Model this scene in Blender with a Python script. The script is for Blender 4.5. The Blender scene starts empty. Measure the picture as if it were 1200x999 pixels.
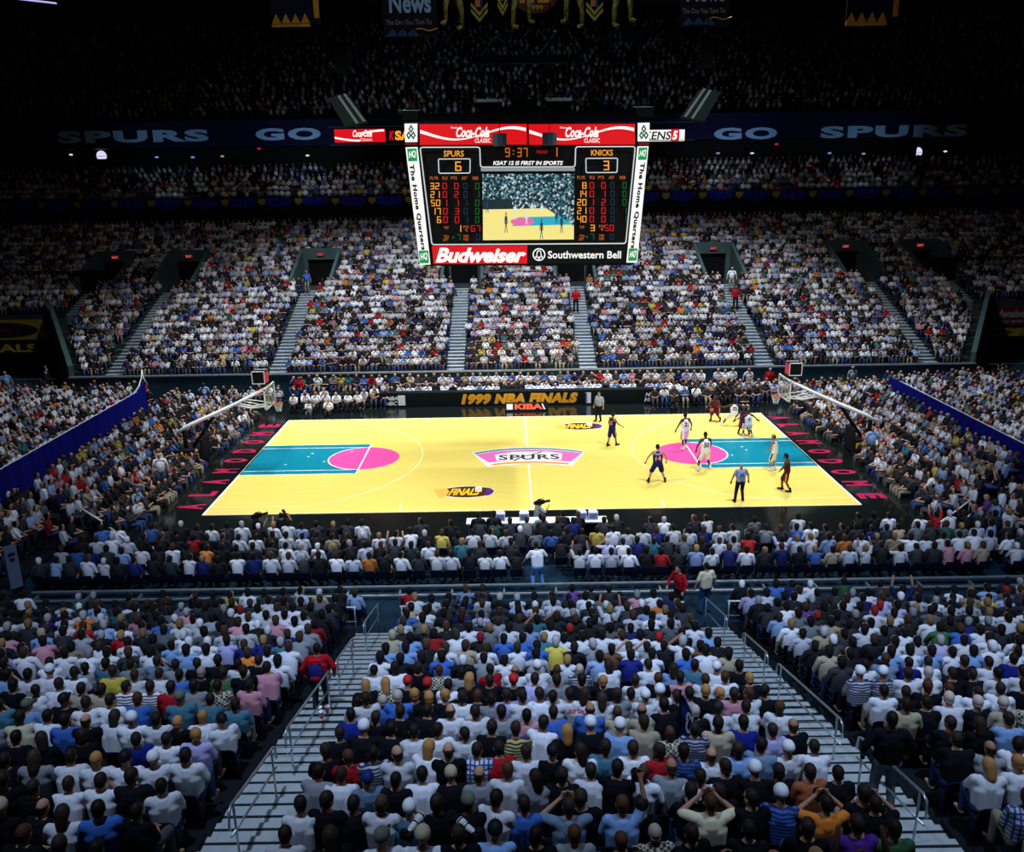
import bpy, bmesh, math, random
import numpy as np
from mathutils import Vector, Matrix
from mathutils.bvhtree import BVHTree

random.seed(11)
RNG = np.random.default_rng(11)
PI = math.pi
C = bpy.context.scene.collection
sc = bpy.context.scene

# ------------------------------------------------------------------ camera, world, lights, exposure
F_PX = 988.5162
CAM = Vector((-0.9068, -41.8024, 13.7133))
_yaw, _pit, _rol = 0.0025, 0.2811, -0.0151
Fw = Vector((math.sin(_yaw)*math.cos(_pit), math.cos(_yaw)*math.cos(_pit), -math.sin(_pit)))
_R = Vector((math.cos(_yaw), -math.sin(_yaw), 0)); _U = _R.cross(Fw)
Rt = _R*math.cos(_rol) + _U*math.sin(_rol); Up = -_R*math.sin(_rol) + _U*math.cos(_rol)
cd = bpy.data.cameras.new('camera'); cam = bpy.data.objects.new('camera', cd); C.objects.link(cam)
cd.sensor_fit = 'HORIZONTAL'; cd.sensor_width = 36; cd.lens = F_PX/1200*36; cd.clip_start = .2; cd.clip_end = 400
cam.matrix_world = Matrix(((Rt.x, Up.x, -Fw.x, CAM.x), (Rt.y, Up.y, -Fw.y, CAM.y), (Rt.z, Up.z, -Fw.z, CAM.z), (0, 0, 0, 1)))
sc.camera = cam

w = bpy.data.worlds.new('world'); sc.world = w; w.use_nodes = True
w.node_tree.nodes['Background'].inputs[0].default_value = (.25, .5, 1, 1)
w.node_tree.nodes['Background'].inputs[1].default_value = .0035

def spot(name, loc, aim, power, size, blend, col, rad=.5):
    l = bpy.data.lights.new(name, 'SPOT'); l.energy = power; l.spot_size = math.radians(size); l.spot_blend = blend
    l.color = col; l.shadow_soft_size = rad
    o = bpy.data.objects.new(name, l); C.objects.link(o); o.location = loc
    o.rotation_euler = (Vector(aim)-Vector(loc)).to_track_quat('-Z', 'Y').to_euler()
    return o
KC = (1, .98, .92); KB = (.78, .88, 1); KN = (.52, .68, 1)
for sx in (-1, 1):
    for sy in (-1, 1):
        spot('arena_spotlight', (sx*15, sy*10, 29), (sx*5, sy*2.5, 0), 20000, 62, .6, KC)
for sx in (-1, 1):
    spot('arena_spotlight', (sx*9, 10.5, 31), (sx*10.5, 17, 3), 45000, 77, 1, KB)      # far stands
    spot('arena_spotlight', (sx*13, 9.5, 31), (sx*31, 4, 0), 22000, 76, 1, KB)          # end seats
    spot('arena_spotlight', (sx*8+1, -34, 31), (sx*6+1.5, -16, 0), 24500, 78, 1, KN)       # near stand
spot('upper_fill_light', (0, 0, 34), (0, 46, 21), 1300, 56, 1, (.30, .62, 1))  # added weak fill for the upper deck, no real fixture
for sx in (-1, 1):  # invented fill lamps floating over the bowl, added to brighten the ribbon letters
    spot('ribbon_fill_light', (sx*17, 29, 12.5), (sx*20, 41, 18.2), 1500, 58, 1, (.55, .75, 1), .2)
    spot('ribbon_fill_light', (sx*32, 29, 12.5), (sx*32, 41, 18.2), 650, 58, 1, (.5, .75, 1), .2)
spot('banner_fill_light', (0, 1, 38), (0, 8, 22), 6000, 120, .7, (.9, .95, 1))  # added fill to lift the hanging banners, not an actual lamp
sc.view_settings.view_transform = 'Standard'; sc.view_settings.look = 'None'
sc.view_settings.exposure = 0.0; sc.view_settings.gamma = 1.0; sc.view_settings.use_curve_mapping = False
sc.cycles.max_bounces = 4; sc.cycles.diffuse_bounces = 2; sc.cycles.glossy_bounces = 2
sc.cycles.use_denoising = True

# ------------------------------------------------------------------ materials
MATS = {}
def mat(name, col=(.5, .5, .5), rough=.6, metal=0., emis=0., spec=.12, objcol=False, alpha=1.):
    if name in MATS: return MATS[name]
    m = bpy.data.materials.new(name); m.use_nodes = True; MATS[name] = m
    b = m.node_tree.nodes['Principled BSDF']
    b.inputs['Base Color'].default_value = (*col, 1); b.inputs['Roughness'].default_value = rough
    b.inputs['Metallic'].default_value = metal; b.inputs['Specular IOR Level'].default_value = spec
    if emis:
        b.inputs['Emission Color'].default_value = (*col, 1); b.inputs['Emission Strength'].default_value = emis
        b.inputs['Base Color'].default_value = (.02, .02, .02, 1)
    if objcol:
        n = m.node_tree.nodes.new('ShaderNodeObjectInfo'); m.node_tree.links.new(n.outputs['Color'], b.inputs['Base Color'])
    if alpha < 1: b.inputs['Alpha'].default_value = alpha
    return m
def nodes(m): return m.node_tree.nodes, m.node_tree.links, m.node_tree.nodes['Principled BSDF']
def coords(m, scale=(1, 1, 1)):
    N, L, b = nodes(m); t = N.new('ShaderNodeTexCoord'); mp = N.new('ShaderNodeMapping'); mp.inputs['Scale'].default_value = scale
    L.new(t.outputs['Object'], mp.inputs['Vector']); return mp
def noisy(m, c1, c2, scale=(1, 1, 1), detail=3, s=1.):
    N, L, b = nodes(m); mp = coords(m, scale); n = N.new('ShaderNodeTexNoise'); n.inputs['Scale'].default_value = s; n.inputs['Detail'].default_value = detail
    L.new(mp.outputs[0], n.inputs['Vector']); r = N.new('ShaderNodeValToRGB'); r.color_ramp.elements[0].position = .35; r.color_ramp.elements[1].position = .65
    r.color_ramp.elements[0].color = (*c1, 1); r.color_ramp.elements[1].color = (*c2, 1)
    L.new(n.outputs['Fac'], r.inputs[0]); L.new(r.outputs[0], b.inputs['Base Color']); return m
M_wood = noisy(mat('maple_floor', rough=.28, spec=.4), (.90, .70, .135), (.93, .76, .18), (.35, 9, 1), 4)
M_apron = mat('black_apron', (.006, .009, .008), .12, spec=.55)
M_carpet = noisy(mat('blue_carpet', rough=.9), (.004, .018, .034), (.006, .026, .046), (2, 2, 2))
M_conc = noisy(mat('grey_concrete', rough=.85), (.030, .042, .045), (.045, .06, .065), (.6, .6, .6))
M_conc2 = noisy(mat('pale_concrete', rough=.85), (.06, .10, .095), (.08, .125, .115), (.8, .8, .8))
M_dark = mat('dark_paint', (.006, .008, .010), .8)
M_black = mat('black_paint', (.003, .003, .004), .7, spec=.2)
M_alu = mat('aluminium', (.42, .46, .48), .38, .7)
M_rail = mat('steel_rail', (.52, .58, .60), .35, .8)
M_white = mat('white_paint', (.85, .85, .83), .45)
M_line = mat('white_line', (.96, .95, .86), .35)
M_teal = mat('teal_paint', (.003, .23, .34), .3)
M_pink = mat('pink_paint', (.95, .085, .36), .3)
M_red = mat('red_paint', (.6, .01, .02), .5)
M_orange = mat('orange_paint', (.9, .33, .03), .4)
M_gold = mat('gold_paint', (.90, .45, .02), .45)
M_purple = mat('purple_paint', (.16, .03, .16), .4)
M_bwall = noisy(mat('blue_curtain', rough=.75), (.004, .004, .15), (.006, .008, .21), (5, 5, .3))
M_brown = mat('brown_paint', (.09, .025, .012), .4)
M_navy = mat('navy_cloth', (.010, .012, .05), .8)
# stairs: aluminium planks with grooves
def plank_mat(name, axis_scale):
    m = mat(name, (.62, .66, .68), .4, .35); N, L, b = nodes(m); mp = coords(m); wv = N.new('ShaderNodeTexWave'); wv.bands_direction = 'Y'; wv.wave_profile = 'SAW'
    wv.inputs['Scale'].default_value = axis_scale; r = N.new('ShaderNodeValToRGB')
    r.color_ramp.elements[0].position = .26; r.color_ramp.elements[0].color = (.02, .03, .03, 1); r.color_ramp.elements[1].position = .32; r.color_ramp.elements[1].color = (.52, .57, .56, 1)
    L.new(mp.outputs[0], wv.inputs['Vector']); L.new(wv.outputs['Color'], r.inputs[0]); L.new(r.outputs[0], b.inputs['Base Color']); return m
M_plank = plank_mat('stair_plank', 1.45)
M_planks2 = noisy(mat('far_stair_metal', rough=.5, metal=.2), (.20, .24, .27), (.27, .31, .34), (1, 1, 1))
# cloth and skin read the colour of each object
M_skin = mat('skin', rough=.55, objcol=True)
M_cloth = mat('cloth', rough=.9, objcol=True, spec=.04)
M_hair = mat('hair', rough=.6, objcol=True, spec=.15)
M_shoe = mat('shoe_leather', (.03, .03, .03), .5)
def pattern(name, kind, c2):
    m = mat(name, rough=.85, objcol=True, spec=.2); N, L, b = nodes(m); oi = [n for n in N if n.type == 'OBJECT_INFO'][0]
    mp = coords(m); mix = N.new('ShaderNodeMix'); mix.data_type = 'RGBA'; mix.inputs[7].default_value = (*c2, 1)
    L.new(oi.outputs['Color'], mix.inputs[6])
    if kind == 'check':
        t = N.new('ShaderNodeTexChecker'); t.inputs['Scale'].default_value = 22; L.new(mp.outputs[0], t.inputs['Vector']); fac = t.outputs['Fac']
    else:
        fs = []
        for d in (('Z',) if kind == 'h' else ('X',) if kind == 'v' else ('Z', 'X')):
            t = N.new('ShaderNodeTexWave'); t.bands_direction = d; t.inputs['Scale'].default_value = 6.5 if kind != 'plaid' else 4.5
            L.new(mp.outputs[0], t.inputs['Vector']); g = N.new('ShaderNodeMath'); g.operation = 'GREATER_THAN'; g.inputs[1].default_value = .5 if kind != 'plaid' else .72
            L.new(t.outputs['Fac'], g.inputs[0]); fs.append(g.outputs[0])
        if len(fs) == 2:
            a = N.new('ShaderNodeMath'); a.operation = 'MAXIMUM'; L.new(fs[0], a.inputs[0]); L.new(fs[1], a.inputs[1]); fac = a.outputs[0]
        else: fac = fs[0]
    L.new(fac, mix.inputs[0]); L.new(mix.outputs[2], b.inputs['Base Color']); return m
P_sw = pattern('cloth_white_stripe', 'h', (.75, .76, .8)); P_sb = pattern('cloth_blue_stripe', 'h', (.02, .03, .10))
P_v = pattern('cloth_gold_stripe', 'v', (.45, .36, .12)); P_pl = pattern('cloth_plaid', 'plaid', (.04, .07, .25)); P_ck = pattern('cloth_check', 'check', (.55, .52, .38))
def emis(name, col, s=1.):
    m = mat(name, col, .6, emis=s); return m
E_white = emis('lit_white', (1, .99, .96), 1.0); E_red = emis('lit_red', (.72, .003, .008), 1.0); E_green = emis('lit_green', (.0, .36, .075), .9)
E_dgreen = emis('lit_dark_green', (.004, .12, .06), .8); E_ink = mat('sign_ink', (.01, .01, .01), .6)
E_amber = emis('led_amber', (1, .38, .04), 1.0); E_amber2 = emis('led_orange', (.75, .16, .02), .8); E_ledr = emis('led_red', (.62, .006, .015), .85); E_ledg = emis('led_green', (.0, .14, .02), .7)
E_ledb = emis('led_blue', (.006, .03, .055), .8); E_frame = emis('lit_frame', (.74, .78, .80), .9)
E_grey = emis('lit_grey', (.3, .33, .36), .9)

# ------------------------------------------------------------------ mesh helpers
class G:
    def __init__(s): s.v = []; s.f = []; s.m = []
    def add(s, vs, fs, mi=0):
        o = len(s.v); s.v += [tuple(v) for v in vs]; s.f += [tuple(o+i for i in f) for f in fs]; s.m += [mi]*len(fs); return s
    def box(s, x0, x1, y0, y1, z0, z1, mi=0, T=None):
        vs = [Vector((x, y, z)) for z in (z0, z1) for y in (y0, y1) for x in (x0, x1)]
        if T is not None: vs = [T @ v for v in vs]
        return s.add(vs, [(0, 2, 3, 1), (4, 5, 7, 6), (0, 1, 5, 4), (2, 6, 7, 3), (0, 4, 6, 2), (1, 3, 7, 5)], mi)
    def tube(s, pts, r, n=8, mi=0):
        pts = [Vector(p) for p in pts]; rings = []
        for i, p in enumerate(pts):
            d = (pts[min(i+1, len(pts)-1)]-pts[max(i-1, 0)]).normalized()
            a = Vector((0, 0, 1)) if abs(d.z) < .9 else Vector((1, 0, 0)); u = d.cross(a).normalized(); v = d.cross(u)
            rr = r[i] if isinstance(r, (list, tuple)) else r
            rings.append([p+(u*math.cos(2*PI*k/n)+v*math.sin(2*PI*k/n))*rr for k in range(n)])
        vs = [q for R in rings for q in R]; fs = []
        for i in range(len(pts)-1):
            for k in range(n): fs.append((i*n+k, i*n+(k+1) % n, (i+1)*n+(k+1) % n, (i+1)*n+k))
        fs.append(tuple(range(n-1, -1, -1))); fs.append(tuple((len(pts)-1)*n+k for k in range(n)))
        return s.add(vs, fs, mi)
    def prism(s, poly, off, mi=0):
        # poly: 3D points of one face; off: extrusion vector
        n = len(poly); vs = [Vector(p) for p in poly]+[Vector(p)+Vector(off) for p in poly]
        fs = [tuple(range(n-1, -1, -1)), tuple(range(n, 2*n))]+[(i, (i+1) % n, n+(i+1) % n, n+i) for i in range(n)]
        return s.add(vs, fs, mi)
    def ball(s, c, r, n=12, m=8, mi=0, sc=(1, 1, 1)):
        vs = [Vector(c)+Vector((0, 0, -r*sc[2]))]
        for j in range(1, m):
            t = -PI/2+PI*j/m
            for k in range(n): vs.append(Vector(c)+Vector((math.cos(t)*math.cos(2*PI*k/n)*r*sc[0], math.cos(t)*math.sin(2*PI*k/n)*r*sc[1], math.sin(t)*r*sc[2])))
        vs.append(Vector(c)+Vector((0, 0, r*sc[2]))); L = len(vs)-1
        fs = [(0, 1+(k+1) % n, 1+k) for k in range(n)]
        for j in range(m-2):
            for k in range(n): fs.append((1+j*n+k, 1+j*n+(k+1) % n, 1+(j+1)*n+(k+1) % n, 1+(j+1)*n+k))
        fs += [(1+(m-2)*n+k, 1+(m-2)*n+(k+1) % n, L) for k in range(n)]
        return s.add(vs, fs, mi)
    def mesh(s, name, mats, smooth=False):
        me = bpy.data.meshes.new(name); me.from_pydata([tuple(v) for v in s.v], [], s.f)
        for m in (mats if isinstance(mats, (list, tuple)) else [mats]): me.materials.append(m)
        me.polygons.foreach_set('material_index', s.m)
        if smooth: me.polygons.foreach_set('use_smooth', [True]*len(me.polygons))
        me.update(); return me
    def build(s, name, mats, parent=None, smooth=False):
        o = bpy.data.objects.new(name, s.mesh(name, mats, smooth)); C.objects.link(o)
        if parent is not None: o.parent = parent; o.matrix_parent_inverse = parent.matrix_world.inverted() if False else Matrix()
        return o
def tag(o, label=None, cat=None, group=None, kind=None):
    if label: o['label'] = label
    if cat: o['category'] = cat
    if group: o['group'] = group
    if kind: o['kind'] = kind
    return o
def empty(name, loc=(0, 0, 0), rz=0, **k):
    o = bpy.data.objects.new(name, None); C.objects.link(o); o.location = loc; o.rotation_euler = (0, 0, rz); o.empty_display_size = .2
    return tag(o, **k)
def struct(name, g, mats, smooth=False): return tag(g.build(name, mats, smooth=smooth), kind='structure')

_txt = {}
def text2d(s, bold=0., shear=0., space=1.):
    key = (s, bold, shear, space)
    if key not in _txt:
        cu = bpy.data.curves.new('t', 'FONT'); cu.body = s; cu.offset = bold; cu.shear = shear; cu.space_character = space; cu.resolution_u = 3; cu.fill_mode = 'FRONT'
        o = bpy.data.objects.new('t', cu); C.objects.link(o); dg = bpy.context.evaluated_depsgraph_get()
        me = bpy.data.meshes.new_from_object(o.evaluated_get(dg)); vs = np.array([v.co[:2] for v in me.vertices]); fs = [tuple(p.vertices) for p in me.polygons]
        bpy.data.objects.remove(o); bpy.data.curves.remove(cu); bpy.data.meshes.remove(me)
        mn = vs.min(0); mx = vs.max(0); _txt[key] = ((vs-mn)/(mx-mn), fs)
    return _txt[key]
def text(g, s, org, ux, uy, off=(0, 0, 0), mi=0, bold=0., shear=0., space=1.):
    """letters filling the parallelogram org + a*ux + b*uy, given a small thickness along off"""
    vs, fs = text2d(s, bold, shear, space); org, ux, uy, off = Vector(org), Vector(ux), Vector(uy), Vector(off)
    P = [org+ux*a+uy*b for a, b in vs]; n = len(P)
    if off.length == 0: return g.add(P, fs, mi)
    from collections import Counter
    cnt = Counter(); 
    for f in fs:
        for i in range(len(f)): cnt[frozenset((f[i], f[(i+1) % len(f)]))] += 1
    F = [tuple(i+n for i in f) for f in fs]+[tuple(reversed(f)) for f in fs]
    for f in fs:
        for i in range(len(f)):
            a, b = f[i], f[(i+1) % len(f)]
            if cnt[frozenset((a, b))] == 1: F.append((a, b, b+n, a+n))
    return g.add(P+[p+off for p in P], F, mi)
def seg7(g, s, org, ux, uy, off, mi=0):
    """seven segment digits; ux, uy: width of ONE digit cell and its height"""
    org, ux, uy, off = Vector(org), Vector(ux), Vector(uy), Vector(off)
    S = {'0': 'abcdef', '1': 'bc', '2': 'abged', '3': 'abgcd', '4': 'fgbc', '5': 'afgcd', '6': 'afgcde', '7': 'abc', '8': 'abcdefg', '9': 'abcdfg', ' ': '', '+': '', ':': ''}
    t = .2; th = .12
    R = dict(a=(0.08, .72, 1-th, 1), d=(0.08, .72, 0, th), g=(0.08, .72, .5-th/2, .5+th/2), f=(0, t*.8, .5, 1), e=(0, t*.8, 0, .5), b=(.8-t*.8, .8, .5, 1), c=(.8-t*.8, .8, 0, .5))
    for i, ch in enumerate(s):
        o = org+ux*i
        rs = [R[k] for k in S[ch]]
        if ch == '+': rs = [(.1, .7, .44, .56), (.32, .48, .25, .75)]
        if ch == ':': rs = [(.3, .5, .25, .37), (.3, .5, .63, .75)]
        for a0, a1, b0, b1 in rs: g.prism([o+ux*a0+uy*b0, o+ux*a1+uy*b0, o+ux*a1+uy*b1, o+ux*a0+uy*b1], off, mi)
    return g

# ------------------------------------------------------------------ the setting
NY0, NT, NZ0, NR = -18.9, .88, .5, .25            # near stand: first row, tread, floor height, rise
FY0, FT, FZ0, FR = 13.0, .84, 1.6, .311           # far lower bowl
CY0, CT, CZ0, CR = 38.3, .85, 12.3, .45           # club level
UY0, UT, UZ0, UR = 42.2, .80, 19.6, .48           # upper deck
AX = 5.1; AW = .68                                # near stairs
FA = [-33.4, -27.3, -16.4, -4.5, 4.4, 16.2, 27.2, 33.4]   # far aisles
def fz(k): return FZ0+FR*k
def fy(k): return FY0+FT*k
def near_z(k): return NZ0+NR*k
def near_y(k): return NY0-NT*k

g = G(); g.box(-60, 60, -60, 62, -.2, 0); struct('floor', g, M_carpet)
g = G(); g.box(-60, 60, -60, 64, 40, 40.5); struct('ceiling', g, M_black)
g = G(); g.box(-60, 60, 62, 62.5, 0, 40); struct('wall_back', g, M_black)
g = G(); g.box(-60.5, -60, -60, 62.5, 0, 40); struct('wall_left', g, M_black)
g = G(); g.box(60, 60.5, -60, 62.5, 0, 40); struct('wall_right', g, M_black)
g = G(); g.box(-60, 60, -60.5, -60, 0, 40); struct('wall_near', g, M_black)
# black gloss apron under and around the court
g = G(); g.box(-18.6, 18.6, -11.0, 12.55, 0, .008); struct('floor_apron', g, M_apron)
# near stand risers, one solid stepped mesh
g = G()
for k in range(34):
    y = near_y(k)
    for a, b in ((-40, -AX-AW), (-AX+AW, AX-AW), (AX+AW, 40)): g.box(a, b, y-NT+.42, y+.42, 0, near_z(k))
struct('floor_near_stand', g, M_dark)
for s in (-1, 1):
    g = G()
    for k in range(34):
        y = near_y(k)
        for j in range(2):
            y1 = y+.42-.44*j; g.box(s*AX-AW, s*AX+AW, y1-.44, y1, near_z(k)-.2 if j else 0.02+0*k, near_z(k)-NR/2*(1-j)+.0, 0)
    struct('trim_near_stairs', g, M_plank)
# bare platform edges behind the courtside seats
g = G()
for y, z in ((-15.15, .30), (-15.55, .16)): g.box(-17.6, 19.5, y-.05, y+.05, z-.05, z)
for x in np.arange(-17.4, 19.5, 1.8): g.box(x-.03, x+.03, -15.55, -15.15, 0, .16)
struct('trim_platform_edge', g, M_alu)

# far lower bowl
def bowl_limits(Y):
    return 30+(Y-13.5)*.62 if Y < 21.2 else 58
VOM = (14, 20)                                     # rows taken by the portals
g = G(); NROW = 27
for k in range(NROW):
    Y = fy(k); X = bowl_limits(Y); z = fz(k)
    cuts = [(a-.58, a+.58) for a in FA if k < VOM[0] and abs(a) < X] + [(a-1.6, a+1.6) for a in FA if VOM[0] <= k < VOM[1] and abs(a) < X]
    x = -X
    for a, b in sorted(cuts):
        g.box(x, a, Y, Y+FT+(.0 if k < NROW-1 else 3), max(0, z-1.5), z); x = b
    g.box(x, X, Y, Y+FT+(.0 if k < NROW-1 else 3), max(0, z-1.5), z)
struct('floor_far_stand', g, M_conc)
g = G(); X = 30
g.box(-X, X, 12.75, 13.0, 0, FZ0+.12); struct('wall_far_stand_front', g, noisy(mat('slate_wall', rough=.8), (.02, .055, .075), (.03, .07, .095), (1, 1, 1)))
g = G(); g.box(-X, X, 12.7, 13.02, FZ0+.12, FZ0+.2); struct('trim_far_stand_front', g, M_alu)
for a in FA:
    if True:
        g = G()
        for k in range(0 if abs(a) < 30 else 10, VOM[0]):
            for j in range(2):
                y = fy(k)+FT/2*j; z = fz(k)+FR/2*(j-1)+FR/2
                g.box(a-.58, a+.58, y, y+FT/2, max(0, z-.8), z)
                g.box(a-.58, a+.58, y-.02, y+.05, z, z+.02, 1)
        struct('trim_far_stairs', g, [M_planks2, M_white])
    # portal: floor, side parapets, dark doorway with pale frame
    g = G(); y0, y1 = fy(VOM[0]), fy(VOM[1]); zf = fz(VOM[0]-1)
    g.box(a-1.6, a+1.6, y0, y1, zf-.8, zf, 0)
    for s in (-1, 1):
        x0, x1 = sorted((a+s*1.45, a+s*1.7))
        P = [(x0, y0, zf), (x0, y1, zf), (x0, y1, fz(VOM[1])+.9), (x0, y0, fz(VOM[0])+.6)]
        g.prism(P, (x1-x0, 0, 0), 1)
    g.box(a-1.6, a+1.6, y1-.3, y1, zf+2.15, fz(VOM[1])+.9, 1)
    g.box(a-1.45, a-1.1, y1-.3, y1, zf, zf+2.15, 1); g.box(a+1.1, a+1.45, y1-.3, y1, zf, zf+2.15, 1)
    g.box(a-1.1, a+1.1, y1-.05, y1, zf, zf+2.15, 2)
    struct('wall_portal', g, [M_conc, M_conc2, M_black])
# tunnel mouths at both corners: dark back wall, pale end parapets
for s in (-1, 1):
    g = G(); P = []
    for Y in (13.0, 15, 17, 19, 21.19): P.append((s*bowl_limits(Y), Y))
    for (x0, y0), (x1, y1) in zip(P, P[1:]):
        z0, z1 = FZ0+.37*(y0-13)+.9, FZ0+.37*(y1-13)+.9
        g.prism([(x0, y0, 0), (x1, y1, 0), (x1, y1, z1), (x0, y0, z0)], (s*.3, -.1, 0))
    struct('wall_parapet', g, M_conc2)
    g = G(); x0, x1 = sorted((s*35.2, s*59)); g.box(x0, x1, 21.25, 21.45, 4.0, 4.75); struct('wall_tunnel_lintel', g, M_conc)
    g = G(); g.box(x0-(3 if s > 0 else 0), x1+(3 if s < 0 else 0), 26, 26.3, 0, 7.5); struct('wall_tunnel_back', g, M_black)
# club level, suites, ribbon fascia, upper deck
YB = FY0+FT*NROW
g = G(); g.box(-58, 58, 38.0, 38.6, 11.45, 12.75); g.box(-58, 58, 38.0, 46, 11.2, 11.5); struct('wall_club_fascia', g, M_dark)
g = G()
for k in range(6): g.box(-58, 58, CY0+.3+CT*k, CY0+.3+CT*(k+1), 11.5, CZ0+CR*k)
struct('floor_club_stand', g, M_dark)
g = G(); g.box(-58, 58, 43.7, 44, 11.5, 17.9); struct('wall_suites', g, M_black)
g = G(); g.box(-58, 58, 40.7, 44.4, 17.3, 19.6); struct('wall_ribbon_fascia', g, mat('ribbon_blue', (.004, .004, .035), .6))
g = G(); g.box(-17.2, 16.6, 40.62, 40.72, 18.83, 18.9); g.box(-17.2, 16.6, 40.62, 40.72, 17.25, 17.32); struct('trim_ribbon', g, M_conc2)
g = G()
for k in range(24): g.box(-58, 58, UY0+UT*k, UY0+UT*(k+1), UZ0+UR*k-1.5, UZ0+UR*k)
struct('floor_upper_stand', g, M_dark)
g = G(); g.box(-58, 58, YB+2.4, YB+2.8, 0, 11.3); struct('wall_behind_bowl', g, M_black)

# ------------------------------------------------------------------ the court
court = empty('basketball_court', (0, 0, 0), label='yellow hardwood basketball court with teal lanes and pink circles', cat='court')
CZ = .030
g = G(); g.box(-14.325, 14.325, -7.62, 7.62, .008, CZ); g.build('hardwood_floor', M_wood, court)
LZ = CZ+.002
def strip(g, pts, w, z=LZ, mi=0):
    vs = []
    for i, p in enumerate(pts):
        a, b = Vector(pts[max(0, i-1)]), Vector(pts[min(len(pts)-1, i+1)]); d = (b-a).normalized(); n = Vector((-d.y, d.x))*w/2
        vs += [(p[0]-n.x, p[1]-n.y, z), (p[0]+n.x, p[1]+n.y, z)]
    g.add(vs, [(2*i, 2*i+2, 2*i+3, 2*i+1) for i in range(len(pts)-1)], mi)
def arc(cx, cy, r, a0, a1, n=48): return [(cx+r*math.cos(a0+(a1-a0)*i/n), cy+r*math.sin(a0+(a1-a0)*i/n)) for i in range(n+1)]
for s in (-1, 1):
    bx, fx = s*14.325, s*8.53
    g = G(); x0, x1 = sorted((bx, fx)); g.add([(x0, -2.44, LZ), (x1, -2.44, LZ), (x1, 2.44, LZ), (x0, 2.44, LZ)], [(0, 1, 2, 3)])
    tag(g.build('lane', M_teal, court), label='teal painted lane')
    g = G(); P = arc(fx, 0, 1.83, 0, 2*PI, 48)[:-1]; g.add([(x, y, LZ+.002) for x, y in P], [tuple(range(48))])
    tag(g.build('free_throw_circle', M_pink, court), label='bright pink painted circle')
    g = G()
    for y in (-2.44, 2.44, -1.86, 1.86): strip(g, [(bx, y), (fx+(s*.0), y)] if abs(y) > 2 else [(bx, y), (fx+s*.35, y)], .07 if abs(y) > 2 else .06, LZ+.004)
    strip(g, [(fx, -2.44), (fx, 2.44)], .08, LZ+.005); strip(g, arc(fx, 0, 1.83, -PI/2 if s > 0 else PI/2, PI/2 if s > 0 else 3*PI/2, 30), .07, LZ+.005)
    for q in ((1.9, .55), (3.3, .35), (2.2, -.5), (4.3, -.9), (3.2, .9), (.9, 1.1)):
        P = arc(fx+s*q[0]*.9, q[1], .05, 0, 2*PI, 8)[:-1]; g.add([(x+(x-(fx+s*q[0]*.9))*.6, y, LZ+.006) for x, y in P], [tuple(range(8))])
    g.build('lane_lines', M_line, court)
    g = G(); a = math.asin(6.71/7.24); cx = s*12.75
    if s < 0: A = arc(cx, 0, 7.24, -a, a, 60)
    else: A = arc(cx, 0, 7.24, PI-a, PI+a, 60)
    strip(g, A, .05); 
    for y in (-6.71, 6.71): strip(g, [(bx, y), (A[0][0], y)], .05)
    g.build('three_point_line', mat('cream_line', (.96, .90, .62), .35), court)
g = G(); strip(g, [(0, -7.6), (0, 7.6)], .07); strip(g, arc(0, 0, 1.83, 0, 2*PI, 48), .04)
for y in (-7.6, 7.6): strip(g, [(-14.32, y), (14.32, y)], .05)
for x in (-14.3, 14.3): strip(g, [(x, -7.6), (x, 7.6)], .1)
for x in (-5.79, 5.79):
    for y in (-7.1, 7.1): strip(g, [(x, y-.45), (x, y+.45)], .05)
g.build('court_lines', M_line, court)
# centre emblem: swept banner with black lettering
emb = empty('center_emblem', (0, 0, 0)); emb.parent = court
def ell_y(x, yc, sag): return yc-sag*(x/2.8)**2
def band(x0a, x0b, x1a, x1b, ya, yb, sag, z, m, name):
    g = G(); n = 24; vs = []; 
    for i in range(n+1):
        t = i/n; xa = x0a+(x1a-x0a)*t; xb = x0b+(x1b-x0b)*t
        vs += [(xa, ell_y(xa, ya, sag), z), (xb, ell_y(xb, yb, sag), z)]
    g.add(vs, [(2*i+1, 2*i+3, 2*i+2, 2*i) for i in range(n)]); return g.build(name, m, emb)
band(-2.05, -2.95, 2.2, 3.05, -1.38, 1.44, .72, LZ+.001, M_line, 'emblem_ground')
band(-2.0, -2.75, 2.15, 2.85, -.72, 1.0, .72, LZ+.003, mat('emblem_pink', (.85, .16, .50), .3), 'emblem_pink_band')
band(-2.75, -2.85, 2.85, 2.95, 1.08, 1.32, .72, LZ+.003, M_teal, 'emblem_teal_band')
band(-1.75, -1.95, 1.95, 2.1, -1.25, -.98, .72, LZ+.003, M_orange, 'emblem_orange_band')
g = G(); g.add([(-1.62, -.78, LZ+.005), (1.7, -.78, LZ+.005), (1.8, .22, LZ+.005), (1.0, .62, LZ+.005), (-.7, .62, LZ+.005), (-1.72, .2, LZ+.005)], [(0, 1, 2, 3, 4, 5)]); g.build('emblem_plate', M_line, emb)
g = G(); text(g, 'SPURS', (-1.52, -.70, LZ+.007), (3.15, 0, 0), (0, .85, 0), bold=.03, space=1.1); strip(g, [(-.75, -.9), (-.3, -.2), (.2, .1), (.75, .55)], .12, LZ+.009)
g.build('emblem_lettering', mat('emblem_black', (.03, .04, .05), .4), emb)
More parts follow.
